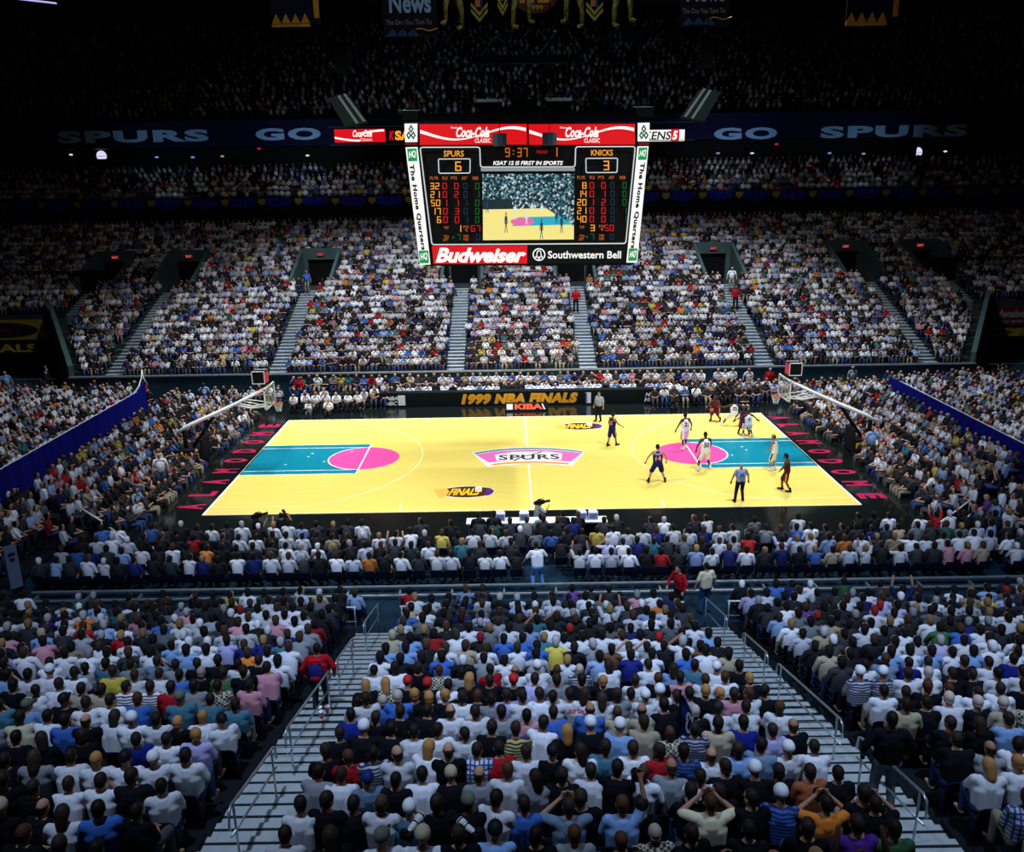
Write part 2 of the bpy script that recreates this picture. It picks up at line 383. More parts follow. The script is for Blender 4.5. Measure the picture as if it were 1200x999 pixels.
# two oval event emblems
for (cx, cy) in ((-3.07, -5.25), (3.08, 5.31)):
    o = empty('event_emblem', (cx, cy, 0)); o.parent = court
    def oval(rx, ry, x0, z, m, name, a0=0, a1=2*PI):
        g = G(); P = [(x0+rx*math.cos(a0+(a1-a0)*i/36), ry*math.sin(a0+(a1-a0)*i/36), z) for i in range(36)]; g.add(P, [tuple(range(36))]); return g.build(name, m, o)
    oval(1.30, .80, .12, LZ+.001, M_line, 'emblem_rim'); oval(1.24, .72, .14, LZ+.003, M_brown, 'emblem_field')
    oval(.42, .55, .93, LZ+.005, mat('emblem_purple', (.10, .03, .22), .4), 'emblem_tip', -PI/2*.9, PI/2*.9)
    g = G(); P = [(-1.45, .35), (-.85, .5), (-.68, .1), (-.8, -.55), (-1.1, -.68), (-1.25, -.3)]; g.add([(x, y, LZ+.006) for x, y in P], [tuple(range(5, -1, -1))]); g.build('emblem_ball', mat('emblem_ball_orange', (.95, .50, .09), .4), o)
    g = G(); g.add([(.52, -.02, LZ+.0065), (.80, -.02, LZ+.0065), (.82, .62, LZ+.0065), (.5, .62, LZ+.0065)], [(0, 1, 2, 3)]); g.build('emblem_trophy', M_line, o)
    g = G(); text(g, 'FINALS', (-.72, -.46, LZ+.008), (1.5, 0, 0), (0, .9, 0), bold=.035, shear=.45); g.build('emblem_lettering', mat('emblem_yellow', (1, .62, .02), .4), o)
# pink floor lettering behind both baselines
word = 'ALAMODOME'
for s in (-1, 1):
    o = empty('floor_lettering', (s*14.5, 0, 0), label='pink capital letters on the black floor at the %s' % ('end without players' if s < 0 else 'end where the players stand'), cat='floor lettering')
    g = G()
    for i, ch in enumerate(word):
        if s > 0: org, ux, uy = (.1, 6.85-1.63*i, .010), (0, -.66, 0), (1.22, 0, 0)
        else: org, ux, uy = (-.1, -6.85+1.63*i, .010), (0, .66, 0), (-1.22, 0, 0)
        text(g, ch, org, ux, uy, bold=.05)
    g.build('lettering', mat('floor_pink', (.42, .012, .075), .5), o)

# ------------------------------------------------------------------ handrails, barriers, walls
def handrail(s, y0, y1, label):
    o = empty('stair_handrail', (s*AX, y0, 0), label=label, cat='handrail', group='handrails down the near stairs')
    H = .92; sl = lambda y: NZ0-NR/NT*(y-NY0)
    z0, z1 = sl(y0), sl(y1); L = y1-y0
    g = G(); g.tube([(0, .14, z0+H-.32), (0, .10, z0+H-.06), (0, 0, z0+H)]+[(0, L*t, z0+(z1-z0)*t+H) for t in (.25, .5, .75, 1)]+[(0, L-.12, z1+H-.04), (0, L-.16, z1+H-.3)], .024, 8); g.build('top_rail', M_rail, o, True)
    g = G(); g.tube([(0, .1, z0+H*.5), (0, L-.12, z1+H*.5)], .018, 8); g.build('mid_rail', M_rail, o, True)
    n = max(2, int(abs(L)/1.7)+1)
    for i in range(n):
        t = i/(n-1); t = .04+.92*t; g = G(); z = z0+(z1-z0)*t; g.tube([(0, L*t, z-.1), (0, L*t, z+H)], .02, 8); g.build('post', M_rail, o, True)
for s, sn in ((-1, 'left'), (1, 'right')):
    for (a, b), nm in zip(((-18.1, -20.5), (-22.3, -24.1), (-25.0, -28.4), (-29.3, -31.4)), ('at the foot of the', 'second up the', 'third up the', 'topmost on the')):
        handrail(s, a, b, 'grey steel handrail %s %s metal stairs' % (nm, sn))
def frontrail(x0, x1, label):
    o = empty('front_rail', (x0, -18.15, 0), label=label, cat='railing', group='railings along the front of the near stand')
    for z, nm, r in ((1.1, 'top_rail', .028), (.6, 'mid_rail', .02)):
        g = G(); g.tube([(0, 0, z), (x1-x0, 0, z)], r, 8); g.build(nm, M_white if z > 1 else M_rail, o, True)
    for x in np.linspace(.05, x1-x0-.05, max(2, int((x1-x0)/2.2))): g = G(); g.tube([(x, 0, 0), (x, 0, 1.1)], .022, 8); g.build('post', M_rail, o, True)
frontrail(-26, -AX-AW, 'pale steel railing in front of the near seats, left of both stairs')
frontrail(-AX+AW+.0, AX-AW, 'pale steel railing in front of the near seats, between the two stairs')
frontrail(AX+AW, 26, 'pale steel railing in front of the near seats, right of both stairs')
for s in (-1, 1):
    x = -23.7 if s < 0 else 22.9
    o = empty('blue_partition', (x, 0, 0), label='long blue draped partition behind the %s end seats' % ('left' if s < 0 else 'right'), cat='partition')
    g = G(); n = 60
    prof = [(-14+(23.6)*i/n) for i in range(n+1)]
    vs = []
    for i, y in enumerate(prof):
        wv = .03*math.sin(i*1.9); h = 1.7+(.45*max(0, (y-8.2)/1.4)**2 if y > 8.2 and s < 0 else 0)
        for dx, z in ((wv-.06, 0.), (wv-.06, h), (wv+.06, h), (wv+.06, 0.)): vs.append((dx, y, z))
    fs = [(4*i+j, 4*i+(j+1) % 4, 4*(i+1)+(j+1) % 4, 4*(i+1)+j) for i in range(n) for j in range(4)]+[(0, 1, 2, 3), (4*n+3, 4*n+2, 4*n+1, 4*n)]
    g.add(vs, fs); g.build('drape', M_bwall, o)
    g = G(); g.tube([(-s*0, y, 1.74) for y in (-14, -6, 0, 5, 8.2)], .025, 6)
    if s < 0:
        g.tube([(0, 8.0, 1.72), (0, 8.8, 1.95), (0, 9.4, 2.4), (0, 9.6, 2.9)], .04, 6); g.tube([(.25, 9.6, 1.9), (.05, 9.6, 2.3), (0, 9.6, 2.9)], .04, 6)
    g.build('top_rail', M_white, o, True)
nb = 0
for s in (-1, 1):
    for i in range(9):
        x = s*(25.2+i*2.15); o = empty('crowd_barrier', (x, 14.6, .2), label='grey steel crowd barrier, %s from the bowl corner at the %s' % (['first', 'second', 'third', 'fourth', 'fifth', 'sixth', 'seventh', 'eighth', 'ninth'][i], 'left' if s < 0 else 'right'), cat='barrier', group='crowd barriers behind the end seats')
        g = G(); g.tube([(-1, 0, .1), (-1, 0, 1.0), (-.92, 0, 1.1), (.92, 0, 1.1), (1, 0, 1.0), (1, 0, .1), (-1, 0, .1)], .024, 6); g.build('frame', M_rail, o)
        g = G(); 
        for q in np.linspace(-.88, .88, 12): g.tube([(q, 0, .12), (q, 0, 1.08)], .009, 4)
        g.build('bars', M_rail, o)
        g = G(); 
        for q in (-.8, .8): g.box(q-.03, q+.03, -.25, .25, 0, .04); g.box(q-.02, q+.02, -.02, .02, .03, .12)
        g.build('foot', M_rail, o)
for s in (-1, 1):
    g = G(); x0, x1 = sorted((s*24.3, s*50)); g.box(x0, x1, -16, 16.2, 0, .2); struct('floor_end_stand', g, M_conc)
# standing grey sign at the near left corner
o = empty('standing_sign', (-18.3, -14.8, 0), rz=.9, label='tall pale grey sign panel standing at the corner of the courtside seats', cat='sign')
g = G(); g.box(-.20, .20, -.03, .03, .3, 1.9); g.build('panel', mat('sign_grey', (.12, .16, .22), .5), o)
g = G(); g.box(-.25, .25, -.2, .2, 0, .04); g.box(-.03, .03, -.02, .02, 0, .35); g.build('base', M_dark, o)
g = G(); g.box(-.12, .12, -.045, -.03, 1.5, 1.62); g.box(-.08, .08, -.045, -.03, 1.3, 1.42); g.build('lettering', M_navy, o)
for (x0, y0, x1, y1, lab) in ((-18.85, -8.95, -17.2, -10.5, 'white handrail on the diagonal aisle of the left corner seats, upper one'), (-16.56, -11.2, -15.5, -12.3, 'white handrail on the diagonal aisle of the left corner seats, lower one'),
                              (15.5, -11.95, 17.85, -9.7, 'white handrail on the diagonal aisle of the right corner seats, long one'), (16.5, -11.75, 17.6, -10.7, 'white handrail on the diagonal aisle of the right corner seats, short one')):
    o = empty('aisle_handrail', (x0, y0, 0), label=lab, cat='handrail', group='handrails on the corner aisles')
    g = G(); g.tube([(0, 0, 1.0), (x1-x0, y1-y0, 1.0)], .035, 8); g.build('top_rail', M_white, o, True)
    for t in (.03, .97): g = G(); g.tube([((x1-x0)*t, (y1-y0)*t, 0), ((x1-x0)*t, (y1-y0)*t, 1.0)], .025, 8); g.build('post', M_rail, o, True)

# ------------------------------------------------------------------ hanging scoreboard
BN0 = Vector((0, -3.6, 16.3)); BN1 = Vector((0, -2.2, 9.9))
b_up = (BN0-BN1).normalized(); b_n = Vector((1, 0, 0)).cross(b_up); b_n = b_n if b_n.y < 0 else -b_n
def face(px, py, off=0.):
    """a point of the artwork on the leaning front face, off metres in front of it"""
    d = Fw + Rt*((px-600)/F_PX) - Up*((py-499.5)/F_PX)
    t = (BN0-CAM).dot(b_n)/d.dot(b_n); return CAM+d*t+b_n*off
def quad(g, pts, off, mi=0, th=.02): return g.prism([face(x, y, off) for x, y in pts], b_n*th, mi)
def ftext(g, s, px0, py0, px1, py1, off, mi=0, **k):
    o = face(px0, py1, off); return text(g, s, o, face(px1, py1, off)-o, face(px0, py0, off)-o, b_n*.012, mi, **k)
sb = empty('scoreboard', (0, 0, 0), label='big four-sided hanging scoreboard with lit panels, red digits and a video screen', cat='scoreboard')
c = [face(473.5, 142.5), face(762, 142.5), face(739, 311), face(499, 312)]
g = G(); back = [Vector((p.x*.985, 2*.0-p.y, p.z)) for p in c]
g.add([p-b_n*.02 for p in c]+back, [(0, 1, 2, 3), (7, 6, 5, 4), (0, 4, 5, 1), (1, 5, 6, 2), (2, 6, 7, 3), (3, 7, 4, 0)]); g.build('housing', mat('board_housing', (.012, .013, .013), .5), sb)
def disp(name, pts, m, off=.0, th=.02, parent=None, **k):
    g = G(); quad(g, pts, off, 0, th); o = g.build(name, m, parent or sb); return tag(o, **k)
# red script panels
for i, (x0, x1) in enumerate(((491.5, 617.3), (619.3, 744))):
    p = disp('sign_panel', [(x0, 145.5), (x1, 145.3), (x1, 169.3), (x0+.6, 169.8)], E_red)
    g = G(); N = 24; wv = []
    for j in range(N+1):
        t = j/N; X = x0+1+(x1-x0-2)*t
        yb = 163.5-3.5*math.cos(PI*(1-t)*1.0)*0; yc = 157+6.5*math.sin(t*2*PI*.95-.45)*(1 if t < .62 else 1.15); th = 3.6*(abs(t-.5)*1.7+.28)
        wv.append((X, yc-th/2-(0), yc+th/2))
    for a, b in zip(wv, wv[1:]): quad(g, [(a[0], a[1]), (b[0], b[1]), (b[0], b[2]), (a[0], a[2])], .03, 0, .006)
    g.build('wave_stripe', E_white, p)
    g = G(); cx = x0+43; ftext(g, 'Coca-Cola', cx, 148.5, cx+39, 161, .042, bold=.035, shear=.35); ftext(g, 'CLASSIC', cx+22, 162.2, cx+40.5, 167, .042, bold=.01); ftext(g, 'Enjoy', cx-6, 148.4, cx+2, 150.8, .042, bold=.01)
    g.build('lettering', E_white, p)
for i, (x0, x1, sg) in enumerate(((474, 489.4, 1), (747.4, 761.2, -1))):
    p = disp('corner_panel', [(x0, 145), (x1-.2, 144.8), (x1-.2, 166.3), (x0+.8, 166.6)] if sg > 0 else [(x0, 144.2), (x1, 143.8), (x1-.4, 165.6), (x0-.2, 165.8)], E_white)
    g = G(); mx = (x0+x1)/2
    for dx, dy in ((0, 151), (-2.6, 158.5), (2.6, 158.5)):
        o4 = [(mx+dx, dy-5.2), (mx+dx+3.1, dy), (mx+dx, dy+5.2), (mx+dx-3.1, dy)]; i4 = [(mx+dx+(a-mx-dx)*.38, dy+(b-dy)*.38) for a, b in o4]
        for q in range(4): quad(g, [o4[q], o4[(q+1) % 4], i4[(q+1) % 4], i4[q]], .03, 0, .006)
    g.build('diamond_emblem', E_dgreen, p)
    disp('red_strip', [(x0+.6, 167), (x1-.4, 166.8), (x1-.4, 170), (x0+.8, 170.2)], mat('dim_red', (.12, .004, .008), .6, emis=1))
# side panels with vertical writing
for sg, pts, sq, tx in ((1, [(475.2, 172.7), (489.3, 172.3), (504.5, 310), (492.0, 310.6)], [(477.2, 174.2), (488.3, 173.9), (489.2, 188.7), (478.6, 189)], (482.0, 192.5, 496.4, 293)),
                        (-1, [(747, 171.6), (760, 171.4), (746.6, 307.6), (734, 307.8)], [(748.5, 173), (758.6, 172.8), (757.4, 187.2), (747.6, 187.4)], (752.8, 190.5, 741.2, 291))):
    p = disp('side_panel', pts, E_white); g = G(); g.build('green_square', E_green, p) if False else quad(g, sq, .03, 0, .006); g.build('green_square', E_green, p); g = G()
    d = (13.6, 119.5) if sg > 0 else (-11.6, 118.2); quad(g, [(x+d[0]*1.0, y+d[1]) for x, y in sq], .03, 0, .006); g.build('green_square', E_green, p)
    g = G()
    for dd in ((0, 0), d):
        q = [(x+dd[0], y+dd[1]) for x, y in sq]; o = face(q[3][0]+1, q[3][1]-2.5, .04)
        text(g, 'HQ', o, face(q[2][0]-1, q[2][1]-4, .04)-o, face(q[0][0]+1, q[0][1]+3.5, .04)-o, b_n*.01, bold=.03, shear=.3); g.build('white_initials', E_white, p); g = G()
    g = G(); x0, y0, x1, y1 = tx; hw = 3.1
    o = face(x0-hw, y0, .03); ux = face(x1-hw, y1, .03)-o; uy = face(x0+hw, y0, .03)-o
    text(g, 'The Home Quarters', o, ux, uy, b_n*.01, bold=.045, space=1.12); g.build('lettering', E_ink, p)
# display area
def line2(g, P, w, off, mi=0):
    for (x0, y0), (x1, y1) in zip(P, P[1:]):
        L = math.hypot(x1-x0, y1-y0) or 1; nx, ny = -(y1-y0)/L*w/2, (x1-x0)/L*w/2; ex, ey = (x1-x0)/L*w*.3, (y1-y0)/L*w*.3
        quad(g, [(x0-nx-ex, y0-ny-ey), (x1-nx+ex, y1-ny+ey), (x1+nx+ex, y1+ny+ey), (x0+nx-ex, y0+ny-ey)], off, mi, .01)
def rounded(P, r=3):
    out = []
    for i, p in enumerate(P):
        a = P[i-1]; b = P[(i+1) % len(P)]; va = Vector((a[0]-p[0], a[1]-p[1])).normalized(); vb = Vector((b[0]-p[0], b[1]-p[1])).normalized()
        p0 = Vector(p)+va*r; p1 = Vector(p)+vb*r
        for t in (0, .33, .67, 1): q = p0*(1-t)**2+Vector(p)*2*t*(1-t)+p1*t*t; out.append((q.x, q.y))
    return out+[out[0]]
g = G(); line2(g, rounded([(492.3, 172.6), (562.3, 172.3), (563, 195.8), (673.8, 195.5), (674.6, 171.9), (744.3, 171.6), (733.2, 285.2), (506.2, 286.6)]), 1.3, .03); g.build('display_frame', E_frame, sb)
g = G(); quad(g, [(563.5, 197), (673.5, 196.7), (673.5, 200.3), (563.7, 200.6)], .02, 0, .02); g.build('screen_shade', E_grey, sb)
g = G(); 
for P in ([(513.7, 186.3), (551, 186), (550.8, 202.7), (514.5, 203)], [(686.5, 185.5), (723.6, 185.3), (723, 202), (686.8, 202.2)]): line2(g, rounded(P, 1.8), 1.1, .03)
g.build('score_frame', E_frame, sb)
def dig(s, px0, py0, px1, py1, m, name='digits', parent=None, g=None):
    gg = g or G(); o = face(px0, py1, .03); u = (face(px1, py1, .03)-o)/max(1, len(s)); seg7(gg, s, o, u, face(px0, py0, .03)-o, b_n*.01)
    if g is None: return gg.build(name, m, parent or sb)
def word_(s, px0, py0, px1, py1, m, name='lettering', **k):
    g = G(); ftext(g, s, px0, py0, px1, py1, .03, **k); return g.build(name, m, sb)
word_('SPURS', 520, 176.4, 543.5, 183.5, E_amber, bold=.01); word_('KNICKS', 692.7, 175.4, 718, 182.3, E_amber, bold=.01)
dig('6', 533.5, 189.2, 542.5, 200.2, E_amber, 'score_digits'); dig('3', 706.5, 188.3, 715.5, 199.3, E_amber, 'score_digits')
dig('9:37', 592, 173.2, 619.5, 183.8, E_amber2, 'clock_digits'); word_('PERIOD', 628.8, 176.2, 641.5, 179.8, E_ledr, bold=.0); dig('1', 646.5, 172.6, 655, 183.5, E_amber2, 'clock_digits')
word_('KSAT 12 IS FIRST IN SPORTS', 577.8, 188.6, 659.5, 193.3, E_white, bold=.03, shear=.2)
cols = (('PLYR', 504, 9.5), ('FLS', 518.6, 5.8), ('PTS', 528.5, 7), ('AST', 541, 6.3), ('REB', 554, 6.5))
for side, dx, dy in ((0, 0, 0), (1, 172.3, -.7)):
    g = G()
    for nm, x, wd in cols: ftext(g, nm, x+dx, 206.8+dy, x+dx+wd, 210.4+dy, .03)
    g.build('column_headings', E_amber2, sb)
    rows = [('32', '0', '0', '0', '0'), ('21', '0', '2', '0', '1'), ('50', '1', '1', '1', '0'), ('17', '0', '3', '0', '0'), (' 6', '0', '0', '1', '0')] if not side else \
           [(' 8', '0', '0', '0', '0'), ('14', '0', '1', '0', '0'), ('20', '1', '2', '0', '0'), ('21', '0', '0', '0', '1'), ('40', '0', '0', '0', '1')]
    GA, GR, GB, GG = G(), G(), G(), G()
    for r, row in enumerate(rows):
        y0 = 214.2+dy+9.85*r; y1 = y0+7.6; sh = (.55*r)*(1-side)-(.35*r)*side*0
        dig(row[0], 504+sh+dx, y0, 516+sh+dx, y1, None, g=GA); dig(row[1], 518.5+sh*.5+dx, y0, 525+sh*.5+dx, y1, None, g=GR)
        dig(row[2], 532.3+sh*.4+dx, y0, 538.6+sh*.4+dx, y1, None, g=GR); dig(row[3], 543+sh*.3+dx, y0, 548.8+sh*.3+dx, y1, None, g=GB)
        dig(row[4], 557+dx, y0, 563+dx, y1, None, g=GG)
    y = 264+dy; dig('1' if not side else '3', 535+dx-16*side, y, 542+dx-16*side, y+7.4, None, g=GA); dig('67' if not side else '50', 552+dx-16*side, y, 564+dx-16*side, y+7.4, None, g=GR)
    y = 274.6+dy; dig('+7', 529+dx-16*side, y, 541+dx-16*side, y+7, None, g=GG); dig('0', 558+dx-16*side, y, 564+dx-16*side, y+7, None, g=GB)
    g = G(); 
    for (s_, xx, yy) in (('TF', 520, 265.5), ('FG', 543.2, 264.3), ('%', 545, 268), ('TO', 520, 275.8), ('LEFT', 519.5, 279.3), ('TURN', 543, 275.3), ('OVERS', 543, 279)): ftext(g, s_, xx+dx-13.5*side, yy+dy, xx+dx+(6 if len(s_) > 1 else 3)-13.5*side, yy+dy+2.9, .03)
    g.build('small_captions', E_amber2, sb)
    for gg, m in ((GA, E_amber), (GR, E_ledr), (GB, E_ledb), (GG, E_ledg)): gg.build('player_digits', m, sb)
# bottom panels
p = disp('sign_panel', [(506.2, 288.2), (618, 287.6), (617.8, 309), (508, 309.5)], E_red); g = G(); ftext(g, 'Budweiser', 510.5, 290.2, 616, 307.8, .03, bold=.045, shear=.28); g.build('lettering', E_white, p)
p = disp('sign_panel', [(619, 287.6), (734, 286.8), (731.5, 308.2), (619, 309)], mat('lit_black', (.012, .016, .014), .6)); g = G(); ftext(g, 'Southwestern Bell', 642, 294, 727.5, 302.8, .03, bold=.018)
def ring(g, cx, cy, r0, r1, a0=0, a1=2*PI, n=24):
    for i in range(n):
        t0 = a0+(a1-a0)*i/n; t1 = a0+(a1-a0)*(i+1)/n
        quad(g, [(cx+r1*math.cos(t0), cy+r1*math.sin(t0)), (cx+r1*math.cos(t1), cy+r1*math.sin(t1)), (cx+r0*math.cos(t1), cy+r0*math.sin(t1)), (cx+r0*math.cos(t0), cy+r0*math.sin(t0))], .03, 0, .008)
ring(g, 631.6, 298.2, 6.1, 7.5); line2(g, [(627.6, 301.2), (629.2, 299), (629.4, 295.5), (630.6, 293.8), (632.6, 293.8), (633.8, 295.5), (634, 299), (635.6, 301.2), (627.6, 301.2)], 1.1, .03); ring(g, 631.6, 303, .2, 1.1, n=8)
g.build('lettering', E_white, p)
# video screen: a picture of the court made of flat lit shapes
def screenmat():
    m = bpy.data.materials.new('screen_crowd'); m.use_nodes = True; N, L = m.node_tree.nodes, m.node_tree.links; b = N['Principled BSDF']; b.inputs['Base Color'].default_value = (.01, .01, .01, 1)
    t = N.new('ShaderNodeTexCoord'); v = N.new('ShaderNodeTexVoronoi'); v.inputs['Scale'].default_value = 13; v.inputs['Randomness'].default_value = 1; L.new(t.outputs['Object'], v.inputs['Vector'])
    s = N.new('ShaderNodeSeparateColor'); L.new(v.outputs['Color'], s.inputs[0]); r = N.new('ShaderNodeValToRGB'); r.color_ramp.interpolation = 'CONSTANT'
    e = r.color_ramp.elements; e[0].color = (.004, .02, .025, 1); e[1].position = .5; e[1].color = (.03, .12, .15, 1)
    for p_, c_ in ((.66, (.18, .35, .4, 1)), (.84, (.6, .75, .8, 1)), (.95, (.02, .06, .25, 1))): q = e.new(p_); q.color = c_
    L.new(s.outputs[0], r.inputs[0]); L.new(r.outputs[0], b.inputs['Emission Color']); b.inputs['Emission Strength'].default_value = .9; return m
vs_ = disp('video_screen', [(565.3, 204), (673.3, 203.6), (672.5, 280.5), (566, 281.5)], screenmat())
disp('picture_court', [(566, 245.5), (640, 244), (672.5, 265), (672.4, 280.5), (566, 281.4)], emis('pic_yellow', (.92, .80, .25), 1), .03, .004, vs_)
disp('picture_floor_edge', [(565.6, 233.5), (600, 233), (601, 244.8), (566, 245.4)], emis('pic_dark', (.01, .03, .035), .8), .03, .004, vs_)
disp('picture_lane', [(606, 254.6), (656, 253.2), (671.5, 263), (600, 264.8)], emis('pic_teal', (.02, .42, .55), 1), .036, .004, vs_)
g = G(); quad(g, [(612+14*math.cos(a*PI/8), 259.6+4.6*math.sin(a*PI/8)) for a in range(16)], .042, 0, .004); g.build('picture_circle', emis('pic_pink', (.8, .14, .42), 1), vs_)
g = G(); g2 = G()
def fig(g, x, y, h, dark=True):
    h *= 1.2
    quad(g, [(x-.9, y-h*.82), (x+.9, y-h*.82), (x+1.2, y-h*.4), (x-1.2, y-h*.4)], .05, 0, .004); quad(g, [(x-.6, y-h), (x+.6, y-h), (x+.6, y-h*.84), (x-.6, y-h*.84)], .05, 0, .004)
    for q in (-1, 1): quad(g, [(x+q*.2-.4, y-h*.4), (x+q*.2+.4, y-h*.4), (x+q*1.5+.35, y), (x+q*1.5-.35, y)], .05, 0, .004)
    for q in (-1, 1): quad(g, [(x+q*1-.3, y-h*.8), (x+q*1+.3, y-h*.8), (x+q*2+.3, y-h*.45), (x+q*2-.3, y-h*.45)], .05, 0, .004)
for x, y, h in ((593, 272.5, 20), (634.5, 280, 20), (658, 273, 18), (571, 249, 12), (652, 262, 12)): fig(g, x, y, h)
for x, y, h in ((604, 257.5, 15), (617, 263, 14), (623.5, 249.5, 10), (635, 250.5, 10)): fig(g2, x, y, h)
g.build('picture_dark_figures', emis('pic_navy', (.01, .04, .10), 1), vs_); g2.build('picture_white_figures', emis('pic_white', (.7, .8, .72), 1), vs_)
# superstructure over the board
g = G()
for x0, x1 in ((-.58, -.50), (.46, .54)): g.box(x0, x1, -.9, -.8, 16.1, 18.3); g.box(x0, x1, .5, .6, 16.1, 18.3)
for z in (16.15, 17.42, 18.1): g.box(-.58, .54, -.9, -.82, z, z+.07); g.box(-.58, .54, .52, .6, z, z+.07)
g.box(-.5, .46, -.8, .5, 16.1, 17.35); g.build('core_frame', mat('dim_steel', (.035, .05, .05), .6, .3), sb)
g = G(); g.box(-2.05, 2.0, -.25, .25, 18.95, 19.25); g.build('lifting_beam', mat('beam_blue', (.02, .05, .08), .6), sb)
for x in (-1.22, 1.42):
    g = G(); g.tube([(x-.8, 0, 19.25), (x, 0, 20.2)], .02, 5); g.tube([(x+.75, 0, 19.25), (x, 0, 20.2)], .02, 5); g.tube([(x, 0, 20.2), (x, 0, 39.9)], .015, 5); g.ball((x, 0, 20.25), .09, 8, 6); g.build('hoist_cable', mat('cable_grey', (.25, .27, .28), .5, .5), sb)
for x in (-1.9, -.6, .9, 1.95): g = G(); g.tube([(x, .2, 16.2), (x, .2, 39.9)], .012, 4); g.build('hoist_cable', M_dark, sb)
M_spk = mat('speaker_black', (.003, .004, .004), .95, spec=.05); M_spktop = mat('speaker_grille', (.10, .15, .16), .6)
def wedge(name, x0, x1, tilt, z0, z1, y0, y1, lab, top=M_spktop):
    o = empty(name, ((x0+x1)/2, (y0+y1)/2, z0), label=lab, cat='loudspeaker'); a = (x1-x0)/2; d = (y1-y0)/2; h = z1-z0
    g = G(); g.add([(-a*.85, -d, 0), (a*.85, -d, 0), (a*.85, d, 0), (-a*.85, d, 0), (-a+tilt, -d, h), (a+tilt, -d, h), (a+tilt*1.4, d, h*1.25), (-a+tilt*1.4, d, h*1.25)],
        [(3, 2, 1, 0), (0, 1, 5, 4), (1, 2, 6, 5), (2, 3, 7, 6), (3, 0, 4, 7)]); g.add([(-a+tilt, -d, h), (a+tilt, -d, h), (a+tilt*1.4, d, h*1.25), (-a+tilt*1.4, d, h*1.25)], [(0, 1, 2, 3)], 1)
    g.build('cabinet', [M_spk, top], o)
    g = G(); 
    for q in (-a*.5, a*.5): g.tube([(q, 0, h), (q, 0, 39.9-z0)], .015, 4)
    g.build('hanging_cable', M_dark, o); return o
wedge('loudspeaker', -2.05, -.95, -.08, 16.0, 17.1, -2.6, -1.0, 'dark loudspeaker cabinet above the scoreboard, left of the central frame')
wedge('loudspeaker', .85, 1.95, .08, 16.0, 17.1, -2.6, -1.0, 'dark loudspeaker cabinet above the scoreboard, right of the central frame')
for x, t, n_ in ((-5.0, .0, 'left'), (5.1, .0, 'right')):
    wedge('corner_speaker', x-.4, x+.4, t, 16.35, 16.75, -3.2, -2.2, 'small dark cabinet with a pale top on the %s top corner of the scoreboard' % n_)
for x in (-1.15, .95):
    o = empty('small_projector', (x, -4.5, 15.2), label='small grey box hanging before the red sign panels, on the %s' % ('left' if x < 0 else 'right'), cat='projector')
    g = G(); g.prism([(-.3, 0, 0), (-.1, -.25, 0), (.12, -.25, 0), (.3, 0, 0), (.3, .4, 0), (-.3, .4, 0)], (0, 0, .5)); g.build('case', mat('projector_case', (.05, .08, .10), .5), o)
    g = G(); g.tube([(0, .2, .5), (0, .2, 24.6)], .015, 4); g.build('hanging_cable', M_dark, o)
for s, n_ in ((-1, 'left'), (1, 'right')):
    o = empty('line_array', (s*8.1, 0, 16.4), label='dark hanging speaker stack beside the scoreboard on its %s' % n_, cat='loudspeaker'); o.scale = (s, 1, 1)
    g = G(); g.prism([(-.75, -.5, .1), (.2, -.5, -.1), (.9, -.5, 1.15), (.1, -.5, 1.35)][::-1], (0, 1, 0)) ; g.build('cabinet', mat('array_dark', (.006, .012, .013), .9, spec=.1), o)
    g = G(); 
    for q in (0, .28): g.prism([(-.75+q*.0+(-.03), -.54, .12+q*0), (-.65, -.54, .1), (.18+0, -.54, 1.3), (.08, -.54, 1.33)], (0, -.03, 0)) if q == 0 else g.prism([(-.45, -.54, .05), (-.33, -.54, .02), (.45, -.54, 1.22), (.35, -.54, 1.27)], (0, -.03, 0))
    g.build('edge_strips', mat('array_edge', (.10, .14, .145), .7), o)
    g = G(); g.box(-.1, .5, -.3, .3, 2.2, 3.4); g.tube([(.3, 0, 1.2), (.3, 0, 23.4)], .02, 4); g.build('hanging_mount', M_spk, o)

# ------------------------------------------------------------------ writing on the ribbon, signs, hanging banners
M_rib = mat('ribbon_letters', (.30, .52, .85), .7)
def ribtext(s, x0, x1, label, z0=17.78, z1=18.85):
    o = empty('ribbon_lettering', (x0, 40.698, z0-.018*(x0+17)), label=label, cat='lettering', group='words on the ribbon board'); g = G(); text(g, s, (0, 0, 0), (x1-x0, 0, -.0), (0, 0, z1-z0), (0, -.03, 0), bold=.05, space=1.15)
    o.location.z = z0 if x0 < 0 else z0-.55; g.build('letters', M_rib, o)
ribtext('SPURS', -42.3, -28.3, 'wide pale blue word on the dark ribbon, left of the scoreboard, five letters')
ribtext('GO', -24.0, -17.95, 'wide pale blue two-letter word on the dark ribbon, left of the scoreboard')
ribtext('GO', 18.4, 24.3, 'wide pale blue two-letter word on the dark ribbon, right of the scoreboard')
ribtext('SPURS', 28.3, 42.0, 'wide pale blue word on the dark ribbon, right of the scoreboard, five letters')
